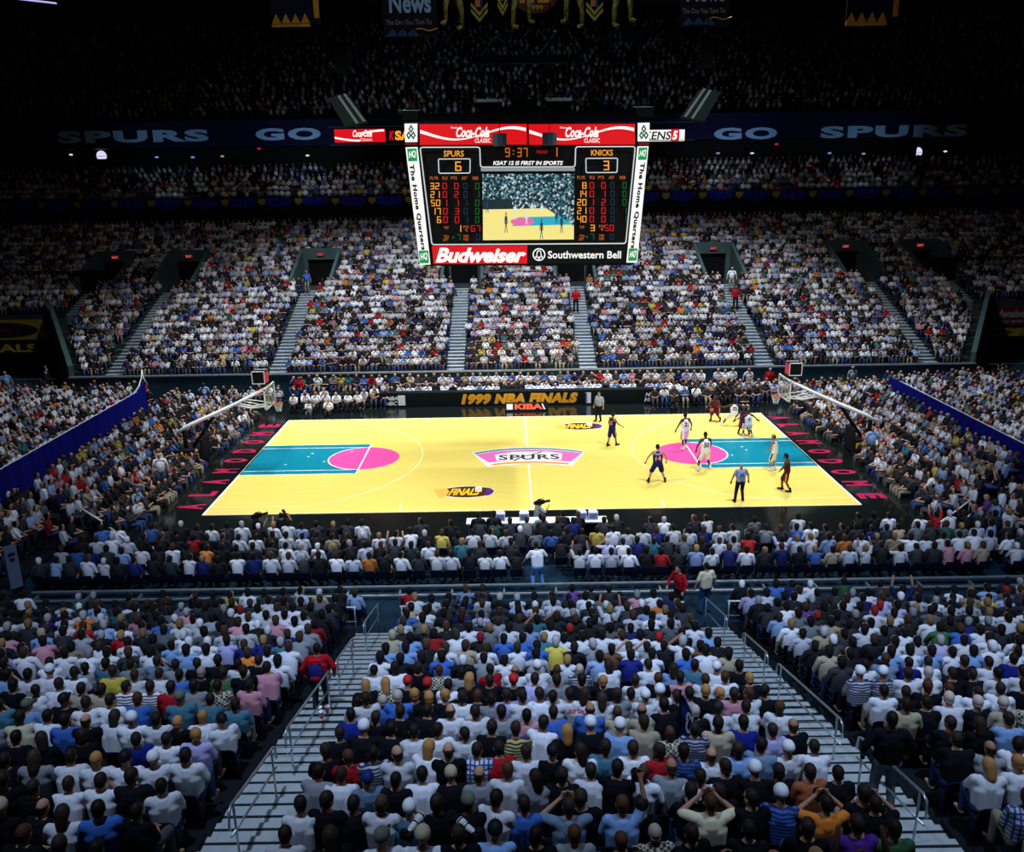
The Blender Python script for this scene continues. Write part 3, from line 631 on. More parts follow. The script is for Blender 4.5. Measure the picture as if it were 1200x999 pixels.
def adpanel(x0, x1, z0, z1, ground, words, label):
    o = empty('advertising_panel', (x0, 40.705, z0), label=label, cat='sign'); g = G(); g.box(0, x1-x0, -.06, 0, 0, z1-z0); g.build('panel', ground, o)
    for s, a, b, c_, d, m, k in words:
        g = G(); 
        if s == 'wave':
            P = [(x1-x0)*a+(x1-x0)*(b-a)*i/12 for i in range(13)]
            for i in range(12):
                f = lambda t: (c_+(d-c_)*math.sin(t/12*PI/2))*(z1-z0); g.prism([(P[i], -.07, f(i)), (P[i+1], -.07, f(i+1)), (P[i+1], -.07, f(i+1)+.16), (P[i], -.07, f(i)+.18)], (0, -.01, 0))
        else: text(g, s, ((x1-x0)*a, -.07, (z1-z0)*c_), ((x1-x0)*(b-a), 0, 0), (0, 0, (z1-z0)*(d-c_)), (0, -.012, 0), **k)
        g.build('lettering', m, o)
adpanel(-16.7, -12.0, 17.5, 18.66, E_red, [('wave', 0, .5, .30, .06, E_white, {}), ('wave', .55, .98, .62, .8, E_white, {}), ('Coca-Cola', .36, .74, .4, .92, E_white, dict(bold=.035, shear=.35)), ('Classic', .5, .74, .1, .32, E_white, {})], 'lit red sign panel with white script on the ribbon, left of the scoreboard')
adpanel(-11.75, -7.2, 17.5, 18.6, mat('lit_black2', (.01, .008, .008), .6), [('K', .02, .13, .12, .88, E_ledr, dict(bold=.04, shear=.2)), ('SAT 12', .14, .95, .12, .88, E_amber, dict(bold=.05))], 'lit black sign panel with amber capitals tucked behind the scoreboard')
adpanel(11.2, 15.7, 17.2, 18.2, E_white, [('KENS', .16, .72, .14, .86, E_ink, dict(bold=.02, shear=.15))], 'lit white sign panel with black capitals on the ribbon, right of the scoreboard')
o = [x for x in C.objects if x.name.startswith('advertising_panel')][-1]
g = G(); g.box(3.22, 4.0, -.085, -.075, 0, 1.05); g.build('red_block', E_red, o); g = G(); text(g, '5', (3.35, -.1, .1), (.5, 0, 0), (0, 0, .8), (0, -.01, 0), bold=.05, shear=.2); text(g, 'at 6', (3.95, -.1, .02), (.5, 0, 0), (0, 0, .3), (0, -.01, 0)); g.build('lettering', E_white, o)
# small lights of the suite level and the exit signs
for x, z, r, half, n_ in ((-39.8, 16.75, .48, 0, 'far left'), (38.9, 15.95, .48, 1, 'far right')):
    o = empty('suite_lamp', (x, 43.7, z), label='bright round white lamp in the dark suite level, %s' % n_, cat='lamp'); g = G(); g.prism([(r*math.cos(a)*(1 if not half or math.cos(a) > 0 else .15), 0, max(-.28, r*math.sin(a))) for a in np.linspace(0, 2*PI, 24)[:-1]], (0, -.05, 0)); g.build('lens', emis('lamp_lilac', (.75, .68, .95), 1.), o)
    g = G(); g.box(-.4, .4, -.08, .0, -.05, -.01); g.build('bar', M_black, o)
for i, (x, z, c_) in enumerate(((-42.7, 16.9, 0), (-34.5, 16.56, 1), (-31.05, 16.5, 1), (-28.2, 16.55, 2), (-20.0, 16.5, 0), (19.6, 16.15, 1), (22.9, 16.1, 0), (30.4, 16, 1), (33.7, 15.9, 3), (41.6, 16, 0), (-24.6, 17.2, 4), (25.2, 16.9, 4))):
    o = empty('suite_light', (x, 43.69, z), label='tiny %s light in the dark suite level, %s' % (('white', 'blue', 'amber', 'green', 'red')[c_], ('outermost on the left', 'second from the left', 'third from the left', 'fourth from the left', 'just left of the ad signs', 'first right of the ad signs', 'second right of the ad signs', 'third right of the ad signs', 'beside the round lamp', 'outermost on the right', 'under the left ribbon', 'under the right ribbon')[i]), cat='light')
    g = G(); g.ball((0, -.05, 0), .12, 8, 6, sc=(1.6, .5, .7)); g.build('bulb', emis('tiny%d' % c_, ((.8, .8, .7), (.25, .25, .7), (.5, .3, .1), (.15, .4, .3), (.5, .02, .02))[c_], .9), o)
for i, a in enumerate(FA):
    o = empty('exit_sign', (a, fy(VOM[1])-.33, fz(VOM[0]-1)+2.45), label='small red exit sign over the %s stand portal from the left' % ('first', 'second', 'third', 'fourth', 'fifth', 'sixth', 'seventh', 'eighth')[i], cat='exit sign'); g = G(); g.box(-.28, .28, -.08, .02, 0, .26); g.build('box', mat('exit_box', (.2, .02, .03), .5, emis=.5), o)
    g = G(); text(g, 'EXIT', (-.22, -.09, .05), (.44, 0, 0), (0, 0, .16), (0, -.01, 0)); g.build('lettering', emis('exit_red', (1, .12, .12), 1), o)
# step lights of the upper aisles: strings of tiny red lamps
for i, (x, s) in enumerate(((-26.6, 1), (-17.2, 1), (16.5, -1), (29.5, -1))):
    o = empty('step_lights', (x, 38.6, 12.6), label='string of tiny red step lights in the club level, %s' % ('far left', 'left of the scoreboard', 'right of the scoreboard', 'far right')[i], cat='step lights')
    for k in range(9): g = G(); g.ball((s*.2*k, .5*k, .35+.27*k), .06, 6, 4); g.build('lamp', emis('step_red', (.55, .06, .03), .7), o)
# blue bunting with gold badges along the club fascia
M_bunt = mat('bunting_blue', (.012, .012, .22), .8)
BP = []
for i in range(30):
    x = -50+i*3.35
    if -50 < x < 50: BP.append(x)
def bunt_mesh():
    g = G(); n = 10; vs = []
    for i in range(n+1):
        t = i/n; dd = .55+.35*math.sin(PI*t); xx = .25+2.5*t
        vs += [(xx, -.05-.04*math.sin(t*25), .0), (xx, -.12-.04*math.sin(t*25), -dd), (xx, .0, -dd), (xx, .0, 0)]
    g.add(vs, [(4*i+j, 4*i+4+j, 4*i+4+(j+1) % 4, 4*i+(j+1) % 4) for i in range(n) for j in range(4)]+[(0, 1, 2, 3), (4*n+3, 4*n+2, 4*n+1, 4*n)]); return g.mesh('swag', M_bunt)
def badge_mesh():
    g = G(); g.prism([(-.32, -.1, -.1), (.32, -.1, -.1), (.32, -.1, -.45), (0, -.1, -.7), (-.32, -.1, -.45)], (0, -.03, 0)); return g.mesh('badge', mat('badge_gold', (.30, .20, .03), .6))
bm_, bd_ = bunt_mesh(), badge_mesh()
for i, x in enumerate(BP):
    o = empty('bunting', (x, 37.95, 12.7), label='blue cloth swag with a gold badge on the dark club level fascia', cat='bunting', group='blue bunting along the club level')
    for me, nm in ((bm_, 'swag'), (bd_, 'badge')): q = bpy.data.objects.new(nm, me); C.objects.link(q); q.parent = o
# signs over the tunnel mouths
o = empty('tunnel_sign', (-44, 21.15, 3.95), label='gold sign with a dark oval over the left tunnel mouth', cat='sign')
g = G(); g.box(0, 8.5, -.06, 0, -1.05, .45); g.build('board', mat('sign_gold', (.42, .26, .03), .6), o); g = G(); g.prism([(5.2+2.7*math.cos(a), -.07, -.3+.55*math.sin(a)) for a in np.linspace(0, 2*PI, 32)[:-1]], (0, -.02, 0)); g.build('oval', mat('oval_dark', (.02, .015, .03), .6), o)
g = G(); text(g, 'FINALS', (3.9, -.1, -.5), (2.6, 0, 0), (0, 0, .4), (0, -.02, 0), bold=.02); g.build('lettering', mat('dim_wine', (.10, .02, .05), .6), o)
o = empty('tunnel_sign', (-44, 21.2, 2.2), label='dark sign with yellow capitals under the gold oval sign at the left tunnel', cat='sign')
g = G(); g.box(0, 9.2, -.06, 0, -.35, .6); g.build('board', mat('wine_dark', (.02, .006, .02), .6), o); g = G(); text(g, 'FINALS', (2.2, -.08, -.25), (5.4, 0, 0), (0, 0, .62), (0, -.02, 0), bold=.03); g.build('lettering', mat('sign_yellow', (.55, .42, .05), .6), o)
o = empty('tunnel_sign', (34.6, 21.15, 3.0), label='dark red sign with grey lettering over the right tunnel mouth', cat='sign')
g = G(); g.box(0, 6.5, -.06, 0, -.2, 1.25); g.build('board', mat('sign_red', (.16, .008, .012), .6), o); g = G(); text(g, 'Budweiser', (.3, -.08, .42), (3.3, 0, 0), (0, 0, .62), (0, -.02, 0), bold=.03, shear=.25); text(g, 'KING OF BEERS', (.5, -.08, .02), (2.9, 0, 0), (0, 0, .2), (0, -.02, 0)); g.prism([(3.65, -.1, -.15), (4.05, -.1, -.1), (4.3, -.1, .85), (3.95, -.1, .9)], (0, -.03, 0)); g.build('lettering', mat('sign_grey_ink', (.35, .33, .36), .6), o)
o = empty('tunnel_sign', (34.9, 21.2, 2.0), label='gold patterned sign below the dark red sign at the right tunnel', cat='sign')
g = G(); g.box(0, 6.5, -.06, 0, 0, .62); g.build('board', noisy(mat('sign_gold2', rough=.6), (.05, .04, .01), (.5, .36, .05), (1.3, 1, 4)), o)
# hanging banners high above the court
YH = 8.0
def banner(x0, x1, z0, label, cat='banner'):
    o = empty('hanging_banner', ((x0+x1)/2, YH, z0), label=label, cat=cat); h = (x1-x0)/2; return o, h
for x0, x1, z, n_ in ((-13.4, -10.8, 22.1, 'left'), (17.6, 20.4, 21.75, 'right')):
    o, h = banner(x0, x1, z, 'dark hanging banner with a gold zigzag border, high on the %s' % n_)
    g = G(); g.box(-h, h, 0, .04, 0, 5.2); g.build('cloth', mat('banner_dark', (.004, .004, .02), .8), o)
    g = G(); w_ = 2*h*.8/4
    for i in range(4): g.prism([(-h+w_*i, -.01, 0), (-h+w_*(i+1), -.01, 0), (-h+w_*(i+.5), -.01, .52)], (0, -.02, 0))
    g.box(-h, -h+4*w_, -.03, -.01, -.15, .03); g.box(h-.3, h-.02, -.03, -.01, .28, 5.2); g.build('border', mat('banner_gold', (.42, .20, .03), .7), o)
for x0, x1, z, n_ in ((-7.4, -4.5, 21.4, 'left'), (8.6, 11.3, 21.75, 'right')):
    o, h = banner(x0, x1, z, 'black hanging banner with white old-style writing, high on the %s' % n_)
    g = G(); g.box(-h, h, 0, .04, -.1, 5); g.build('cloth', mat('banner_black', (.004, .004, .007), .8), o)
    g = G(); text(g, 'News', (-h*.75, -.01, 1.15), (h*1.55, 0, 0), (0, 0, 1.0), (0, -.02, 0), bold=.03); g.build('title', mat('banner_blue', (.18, .28, .48), .7), o)
    g = G(); text(g, 'The One You Turn To', (-h*.9, -.01, .58), (h*1.7, 0, .0), (0, 0, .26), (0, -.02, 0)); g.build('slogan', mat('banner_lilac', (.20, .16, .24), .7), o)
    g = G(); 
    for i in range(3): g.prism([(-h+.1+.55*i, -.01, 0), (-h+.85+.55*i, -.01, 0), (-h+.48+.55*i, -.01, .38)], (0, -.02, 0))
    g.build('blue_hills', mat('banner_hill', (.012, .05, .14), .7), o); g = G(); g.tube([(h*.2+i*.17, -.03, .32+.06*math.sin(i*1.1)) for i in range(8)], .03, 5); g.build('squiggle', mat('banner_tan', (.35, .2, .1), .7), o)
# gold drop ornaments and the round emblem whose lower edge shows
M_og = mat('ornament_gold', (.22, .20, .04), .6)
for x, z, n_ in ((-2.2, 22.05, 'left'), (4.0, 22.0, 'right'), (-.95, 22.35, 'centre')):
    o = empty('arrow_ornament', (x, YH, z), label='gold arrow-shaped hanging ornament with coloured stripes, %s one' % n_, cat='ornament'); k = .62 if n_ == 'centre' else 1
    g = G()
    for j in range(2): zz = .0+.3*j; g.prism([(-.45*k, 0, zz+.5), (0, 0, zz), (.45*k, 0, zz+.5), (.45*k, 0, zz+.68), (0, 0, zz+.2), (-.45*k, 0, zz+.68)], (0, -.03, 0))
    g.build('chevron', M_og, o); g = G(); g.box(-.22*k, .05, 0, .03, .75, 3.5); g.build('shaft', mat('ornament_orange', (.25, .10, .03), .7), o); g = G(); g.box(.09, .16, 0, .03, .6, 3.5); g.build('blue_stripe', mat('ornament_blue', (.03, .04, .25), .7), o)
def legs(x, dirn, n_):
    o = empty('figure_ornament', (x, YH, 21.7), label='gold hanging figure ornament, its two legs showing, %s' % n_, cat='ornament')
    g = G(); 
    for a, b, top in ((-.28*dirn, -.42*dirn, .0), (.3*dirn, .42*dirn, .25)):
        g.tube([(a*.8, 0, 3.0), (a, 0, 1.5+top), (b, .02, .95+top), (b*1.05, 0, .15+top)], [.22, .2, .14, .1], 8); g.tube([(b*1.05, 0, .14+top), (b*1.05+.28*dirn, -.05, .06+top)], [.11, .07], 8)
    g.build('legs', noisy(mat('ornament_olive', rough=.7), (.06, .07, .02), (.24, .23, .07), (5, 5, 5)), o, True)
legs(-3.6, -1, 'leftmost'); legs(.05, 1, 'left of the centre cables'); legs(2.9, -1, 'right of the centre cables'); legs(5.5, 1, 'rightmost')
o = empty('round_emblem', (.8, YH, 22.5), label='large dark round emblem with gold writing, its lower edge at the top', cat='emblem')
g = G(); g.prism([(1.45*math.cos(a), 0, 1.3+1.35*math.sin(a)) for a in np.linspace(0, 2*PI, 40)[:-1]], (0, .05, 0)); g.build('disc', mat('emblem_wine', (.045, .012, .012), .7), o)
g = G(); text(g, 'FINALS', (-1.15, -.01, .45), (2.1, 0, .0), (0, 0, .7), (0, -.02, 0), bold=.04, shear=.2); text(g, '1999', (-.35, -.01, .12), (.8, 0, 0), (0, 0, .24), (0, -.02, 0), bold=.02); g.build('lettering', mat('emblem_gold2', (.34, .18, .02), .7), o)
o = empty('ceiling_lamp', (-31.8, 20, 25.7), label='thin bright lamp strip at the upper left corner', cat='lamp'); g = G(); g.box(-1.6, 1.2, -.1, .1, 0, .08, T=Matrix.Rotation(.12, 4, 'Y')); g.build('tube', emis('lamp_violet', (.5, .5, 1), 1), o)
g = G(); g.tube([(0, 0, .05), (0, 0, 14.2)], .02, 4); g.build('hanging_cable', M_dark, o)

# ------------------------------------------------------------------ far side table, hoops
o = empty('press_table', (0, 10.3, 0), label='long black press table with gold lettering across its front', cat='table')
g = G(); g.box(-9.45, 8.7, 0, .02, .01, .92); g.build('skirt', mat('skirt_black', (.004, .009, .010), .5), o)
g = G(); g.box(-9.45, 8.7, 0, .62, .92, .96); g.build('table_top', M_dark, o)
g = G(); text(g, '1999 NBA FINALS', (-4.0, -.006, .13), (7.45, 0, 0), (0, 0, .70), (0, -.012, 0), bold=.075, shear=.22, space=1.08); g.build('lettering', mat('table_gold', (.95, .42, .03), .5), o)
g = G(); g.box(3.93, 4.28, -.02, 0, .12, .80); g.build('white_emblem', M_white, o); g = G(); g.box(-8.0, -7.55, -.02, 0, .15, .80); g.build('white_emblem', M_white, o)
g = G(); g.box(3.93, 4.02, -.03, -.02, .12, .80); g.build('blue_half', mat('league_blue', (.02, .06, .4), .5), o)
g = G()
for x in (-8.75, 7.75):
    text(g, 'NBA', (x, -.006, .5), (.75, 0, 0), (0, 0, .24), (0, -.012, 0), bold=.03, shear=.2); g.build('white_lettering', M_white, o); g = G(); text(g, 'NBC', (x-.06, -.006, .16), (.75, 0, 0), (0, 0, .26), (0, -.012, 0), bold=.03, shear=.2); g.build('white_lettering', M_white, o); g = G()
o = empty('courtside_sign', (.15, 8.9, 0), label='low black rotating sign with white and red capitals at the far sideline', cat='sign')
g = G(); g.box(-1.35, 1.35, 0, .35, .009, .10); g.prism([(-1.35, 0, .10), (1.35, 0, .10), (1.35, .12, .52), (-1.35, .12, .52)], (0, .2, 0)); g.build('case', M_black, o)
g = G(); text(g, 'KIBA', (-.75, -.004, .13), (1.75, 0, 0), (0, .105, .34), (0, -.01, .003), bold=.05); g.build('lettering', mat('sign_scarlet', (.9, .12, .06), .5), o)
g = G(); P = Vector((-1.25, -.004, .13)); g.prism([P, P+Vector((.38, 0, 0)), P+Vector((.38, .105, .34)), P+Vector((0, .105, .34))], (0, -.01, .003)); P = Vector((1.05, -.004, .13)); g.prism([P, P+Vector((.12, 0, 0)), P+Vector((-.05, .105, .34)), P+Vector((-.12, .105, .34))], (0, -.01, .003)); g.build('white_block', M_white, o)
def hoop(s):
    o = empty('basketball_hoop', (s*13.1, 0, .008), label='glass basketball hoop with long white arms, at the %s end of the court' % ('left' if s < 0 else 'right'), cat='basketball hoop'); o.scale = (s, 1, 1)
    g = G(); g.box(0, .03, -.915, .915, 2.9, 3.97); gl = mat('glass', (.8, .95, .95), .05, alpha=.12); g.build('backboard_glass', gl, o)
    g = G(); 
    for y0, y1, z0, z1 in ((-.94, .94, 3.93, 3.99), (-.94, .94, 2.88, 2.95), (-.94, -.88, 2.88, 3.99), (.88, .94, 2.88, 3.99)): g.box(-.01, .05, y0, y1, z0, z1)
    for y0, y1, z0, z1 in ((-.3, .3, 3.45, 3.5), (-.3, .3, 3.05, 3.1), (-.3, -.25, 3.05, 3.5), (.25, .3, 3.05, 3.5)): g.box(-.008, 0, y0, y1, z0, z1)
    g.build('backboard_frame', M_white, o)
    g = G(); g.tube([(-.37+.228*math.cos(a), .228*math.sin(a), 3.05) for a in np.linspace(0, 2*PI, 25)], .012, 6); g.tube([(-.13, 0, 3.04), (0, 0, 3.04)], .03, 6); g.build('rim', mat('rim_orange', (.9, .16, .02), .4), o, True)
    g = G()
    for i in range(12):
        for dd in (-1, 1): g.tube([(-.37+r_*math.cos(2*PI*(i+dd*q*.5)/12), r_*math.sin(2*PI*(i+dd*q*.5)/12), z_) for q, (r_, z_) in enumerate(((.228, 3.04), (.19, 2.9), (.15, 2.76), (.12, 2.62)))], .006, 4)
    g.build('net', M_white, o)
    g = G(); g.box(.1, .75, -.28, .28, 4.15, 4.75); g.tube([(.3, 0, 3.97), (.3, 0, 4.15)], .04, 6); g.build('shot_clock', M_black, o)
    g = G(); 
    for y in (-.29, .29): g.box(.12, .73, y-.02, y+.02, 4.12, 4.16); g.box(.12, .73, y-.02, y+.02, 4.74, 4.78); g.box(.1, .14, y-.02, y+.02, 4.12, 4.78); g.box(.72, .76, y-.02, y+.02, 4.12, 4.78)
    g.build('shot_clock_frame', M_white, o)
    g = G(); g.box(.07, .1, -.26, .26, 4.2, 4.7); g.box(-.02+.0, .1, -.30, -.27, 4.2, 4.7); g.build('shot_clock_face', mat('clock_face', (.55, .04, .06), .5, emis=.8), o)
    for y in (-.18, .18):
        g = G(); g.tube([(.05, y*2, 3.9), (1.8, y, 3.05), (3.0, y, 2.5), (4.3, y, 1.95), (4.9, y, 1.6)], [.05, .07, .085, .085, .08], 8); g.build('upper_arm', M_white, o, True)
        g = G(); g.tube([(.05, y*2, 3.0), (.95, y, 2.85), (1.8, y, 3.02)], .045, 8); g.tube([(.05, y*2, 3.0), (1.5, y, 3.25)], .03, 6); g.build('lower_arm', M_white, o, True)
    g = G(); g.tube([(1.8, -.2, 3.05), (1.8, .2, 3.05)], .05, 6); g.tube([(3.2, -.2, 2.42), (3.2, .2, 2.42)], .05, 6); g.build('cross_bar', M_white, o)
    g = G(); g.tube([(3.0, 0, 2.4), (4.2, 0, .8)], .09, 8); g.tube([(4.6, 0, 1.7), (4.6, 0, .5)], .12, 8); g.build('strut', M_dark, o, True)
    g = G(); g.box(3.7, 5.3, -.55, .55, 0, .75); g.box(3.55, 3.7, -.5, .5, .1, 1.3); g.build('base', mat('base_pad', (.01, .012, .016), .6), o)
    g = G(); text(g, 'FINALS', (3.75, -.56, .3), (1.2, 0, 0), (0, 0, .3), (0, -.01, 0), bold=.03) if s > 0 else text(g, 'FINALS', (4.95, -.56, .3), (-1.2, 0, 0), (0, 0, .3), (0, -.01, 0), bold=.03)
    g.build('gold_lettering', M_gold, o)
hoop(-1); hoop(1)

# ------------------------------------------------------------------ people
V = Vector
def cone(g, p0, p1, r0, r1, n=12, sc=1.0):
    """closed rounded limb from p0 to p1"""
    p0, p1 = V(p0), V(p1); d = p1-p0; L = d.length; d = d/L if L > 1e-6 else V((0, 0, 1))
    a = V((0, 1, 0)) if abs(d.y) < .9 else V((1, 0, 0)); u = d.cross(a).normalized(); v = d.cross(u)
    R = []
    for t in (-80, -45, 0): q = math.radians(t); R.append((p0+d*r0*math.sin(q), r0*math.cos(q)))
    for t in (0, 45, 80): q = math.radians(t); R.append((p1+d*r1*math.sin(q), r1*math.cos(q)))
    vs = [c+(u*math.cos(2*PI*k/n)+v*math.sin(2*PI*k/n)*sc)*r for c, r in R for k in range(n)]
    fs = [(i*n+k, i*n+(k+1) % n, (i+1)*n+(k+1) % n, (i+1)*n+k) for i in range(len(R)-1) for k in range(n)]
    fs += [tuple(range(n-1, -1, -1)), tuple((len(R)-1)*n+k for k in range(n))]
    bm_fix = g.add(vs, fs)
    return g
def remesh(g, name, mats, voxel=.012, smooth=2):
    me = g.mesh('tmp', M_dark); b = bmesh.new(); b.from_mesh(me); bmesh.ops.recalc_face_normals(b, faces=b.faces); b.to_mesh(me); b.free()
    o = bpy.data.objects.new('tmp', me); C.objects.link(o)
    m = o.modifiers.new('r', 'REMESH'); m.mode = 'VOXEL'; m.voxel_size = voxel; m.use_smooth_shade = True
    if smooth: s = o.modifiers.new('s', 'SMOOTH'); s.iterations = smooth; s.factor = .5
    dg = bpy.context.evaluated_depsgraph_get(); out = bpy.data.meshes.new_from_object(o.evaluated_get(dg)); out.name = name
    out.materials.clear()
    for mm in (mats if isinstance(mats, (list, tuple)) else [mats]): out.materials.append(mm)
    out.polygons.foreach_set('material_index', [0]*len(out.polygons)); out.polygons.foreach_set('use_smooth', [True]*len(out.polygons))
    bpy.data.objects.remove(o); bpy.data.meshes.remove(me); return out

# a pose is a dict of joints; the figure faces +Y
def seated(lean=0., armL='lap', armR='lap', head_yaw=0., head_dn=.1, spread=.0):
    P = {}; h = .50
    P['hip'] = [V((-.10, -.0, h)), V((.10, 0, h))]; c, s_ = math.cos(lean), math.sin(lean)
    up = lambda x, y, z: V((x, y*c+z*s_, h+z*c-y*s_))
    P['chest'] = up(0, .0, .30); P['pelvis'] = V((0, 0, h)); P['sh'] = [up(-.185, -.01, .44), up(.185, -.01, .44)]; P['neck'] = up(0, .0, .50)
    P['head'] = up(0, .02, .64)+V((0, .03*math.sin(head_dn), -.0)); P['yaw'] = head_yaw; P['tilt'] = head_dn
    P['knee'] = [V((-.13-spread, .42, h+.02)), V((.13+spread, .42, h+.02))]; P['ankle'] = [V((-.13-spread*.6, .44, .09)), V((.14+spread*.6, .42, .09))]
    P['elb'], P['wri'] = [], []
    for i, (sx, a) in enumerate(((-1, armL), (1, armR))):
        sh = P['sh'][i]
        if a == 'lap': e = sh+V((sx*.07, .06, -.27)); w_ = V((sx*.07, .28, h+.13))
        elif a == 'knee': e = sh+V((sx*.05, .14, -.24)); w_ = P['knee'][i]+V((-sx*.06, -.04, .13))
        elif a == 'fold': e = sh+V((sx*.08, .05, -.26)); w_ = V((-sx*.06, .19, e.z+.03)) + V((0, sh.y, 0))
        elif a == 'chin': e = sh+V((sx*.03, .20, -.20)); w_ = P['head']+V((sx*.04, .13, -.13))
        elif a == 'face': e = sh+V((sx*.17, .16, -.05)); w_ = P['head']+V((sx*.09, .15, .0))
        elif a == 'up': e = sh+V((sx*.10, .08, .22)); w_ = sh+V((sx*.06, .16, .46))
        elif a == 'side': e = sh+V((sx*.12, .0, -.25)); w_ = sh+V((sx*.2, .15, -.40))
        P['elb'].append(e); P['wri'].append(w_)
    return P
def standing(arms=((.10, 0, -.28), (.03, .06, -.25), (.10, 0, -.28), (.03, .06, -.25)), feet=((-.14, 0), (.14, 0)), lean=0., crouch=0., head_yaw=0., head_dn=.1, kneefwd=.05):
    P = {}; h = .95-crouch; c, s_ = math.cos(lean), math.sin(lean); up = lambda x, y, z: V((x, y*c+z*s_, h+z*c-y*s_))
    P['pelvis'] = V((0, 0, h)); P['hip'] = [V((-.10, 0, h-.02)), V((.10, 0, h-.02))]; P['chest'] = up(0, 0, .34); P['sh'] = [up(-.195, -.01, .50), up(.195, -.01, .50)]
    P['neck'] = up(0, 0, .57); P['head'] = up(0, .02, .74)+V((0, 0, -.02)); P['yaw'] = head_yaw; P['tilt'] = head_dn
    P['elb'] = [P['sh'][0]+V((-arms[0][0], arms[0][1], arms[0][2])), P['sh'][1]+V(arms[2])]
    P['wri'] = [P['elb'][0]+V((-arms[1][0], arms[1][1], arms[1][2])), P['elb'][1]+V(arms[3])]
    P['ankle'] = [V((feet[0][0], feet[0][1], .09)), V((feet[1][0], feet[1][1], .09))]; P['knee'] = []
    for i in range(2):
        a, b = P['hip'][i], P['ankle'][i]; m = (a+b)/2; L = (b-a).length; f = math.sqrt(max(0, .43**2-(L/2)**2)) if L < .86 else 0
        P['knee'].append(m+V((0, max(f, kneefwd*.3), 0)))
    return P
def head_matrix(P): return Matrix.Translation(P['head']) @ Matrix.Rotation(P['yaw'], 4, 'Z') @ Matrix.Rotation(-P['tilt'], 4, 'X')
def body_geo(P, fingers=True, bare_legs=True, fem=0.):
    g = G(); MH = head_matrix(P)
    def hb(c, r, sc): 
        t = G(); t.ball((0, 0, 0), r, 16, 12, sc=sc); g.add([MH @ (V(v)+V(c)) for v in t.v], t.f)
    hb((0, 0, .02), .1, (.80, .98, 1.05)); hb((0, .03, -.05), .08, (.78, .9, .95)); hb((0, .105, -.015), .018, (.8, 1.2, 1.5)); hb((0, .075, -.095), .035, (.9, .8, .6))
    hb((-.08, -.0, -.01), .025, (.5, .9, 1.3)); hb((.08, -.0, -.01), .025, (.5, .9, 1.3))
    cone(g, P['neck']-V((0, 0, .05)), MH @ V((0, -.015, -.05)), .058, .052)
    for s in (-1, 1):
        i = 0 if s < 0 else 1
        cone(g, P['pelvis']+V((s*.06, 0, .02)), P['chest']+V((s*.07, 0, 0)), .11, .12)
        cone(g, P['chest'], P['sh'][i], .11, .062); cone(g, P['neck']-V((0, 0, .04)), P['sh'][i], .05, .055)
        cone(g, P['sh'][i], P['elb'][i], .052, .040); cone(g, P['elb'][i], P['wri'][i], .041, .027)
        cone(g, P['hip'][i], P['knee'][i], .088, .056); cone(g, P['knee'][i], P['knee'][i]*.45+P['ankle'][i]*.55, .055, .052); cone(g, P['knee'][i]*.5+P['ankle'][i]*.5, P['ankle'][i], .050, .036)
        cone(g, P['ankle'][i]-V((0, .03, .04)), P['ankle'][i]+V((s*.03, .16, -.055)), .04, .032)
        # hand: palm, four fingers of different length, thumb from the side of the palm
        d = (P['wri'][i]-P['elb'][i]).normalized(); side = d.cross(V((0, 1, 0))) if abs(d.y) < .9 else d.cross(V((0, 0, 1))); side.normalize(); nrm = side.cross(d).normalized()
        pc = P['wri'][i]+d*.05
        for q in (-1, 0, 1): cone(g, P['wri'][i]+side*q*.012, P['wri'][i]+d*.085+side*q*.024, .018, .015, 8)
        if fingers:
            for q, ln in ((-1.5, .055), (-.5, .072), (.5, .075), (1.5, .062)):
                a = P['wri'][i]+d*.09+side*q*.021; b = a+d*ln*.55-nrm*.006; e = b+d*ln*.4-nrm*.025; cone(g, a, b, .0095, .009, 8); cone(g, b, e, .009, .008, 8)
            a = P['wri'][i]+d*.03-side*s*.022; cone(g, a, a+d*.03-side*s*.028, .012, .011, 8); cone(g, a+d*.03-side*s*.028, a+d*.062-side*s*.036-nrm*.008, .011, .009, 8)
    return g
def shirt_geo(P, sleeve=.75, wide=1.0, jersey=False, hem=0.):
    g = G(); cone(g, P['pelvis']+V((0, 0, .0-hem)), P['chest']+V((0, 0, .06)), .132*wide, .142*wide)
    for s in (-1, 1):
        i = 0 if s < 0 else 1
        cone(g, P['pelvis']+V((s*.075, 0, .0-hem)), P['chest']+V((s*.09, 0, 0)), .128*wide, .140*wide)
        cone(g, P['chest']+V((s*.03, 0, .02)), P['sh'][i]-V((s*.02, 0, .015)), .128*wide, .082 if not jersey else .058); cone(g, P['neck']-V((0, 0, .05)), P['sh'][i], .056, .062 if not jersey else .045)
        if sleeve: e = P['sh'][i]+(P['elb'][i]-P['sh'][i])*min(1, sleeve); cone(g, P['sh'][i], e, .076, .068)
        if sleeve > 1: cone(g, P['elb'][i], P['elb'][i]+(P['wri'][i]-P['elb'][i])*(sleeve-1)*.95, .058, .042)
    return g
def legs_geo(P, length=1.0, wide=1.0, shorts=False):
    g = G(); cone(g, P['hip'][0], P['hip'][1], .125, .125)
    for i in range(2):
        if shorts:
            k = P['hip'][i]+(P['knee'][i]-P['hip'][i])*.92; cone(g, P['hip'][i], k, .118, .108)
        else:
            cone(g, P['hip'][i], P['knee'][i], .108*wide, .080*wide); cone(g, P['knee'][i], P['ankle'][i]+V((0, 0, .01)), .078*wide, .060*wide)
    return g
def shoe_geo(P, sock=False):
    g = G()
    for i, s in ((0, -1), (1, 1)):
        a = P['ankle'][i]; cone(g, a-V((0, .035, .035)), a+V((s*.03, .17, -.045)), .052, .042); cone(g, a-V((0, .02, .04)), a+V((0, -.005, .02 if not sock else .10)), .052, .050)
    return g
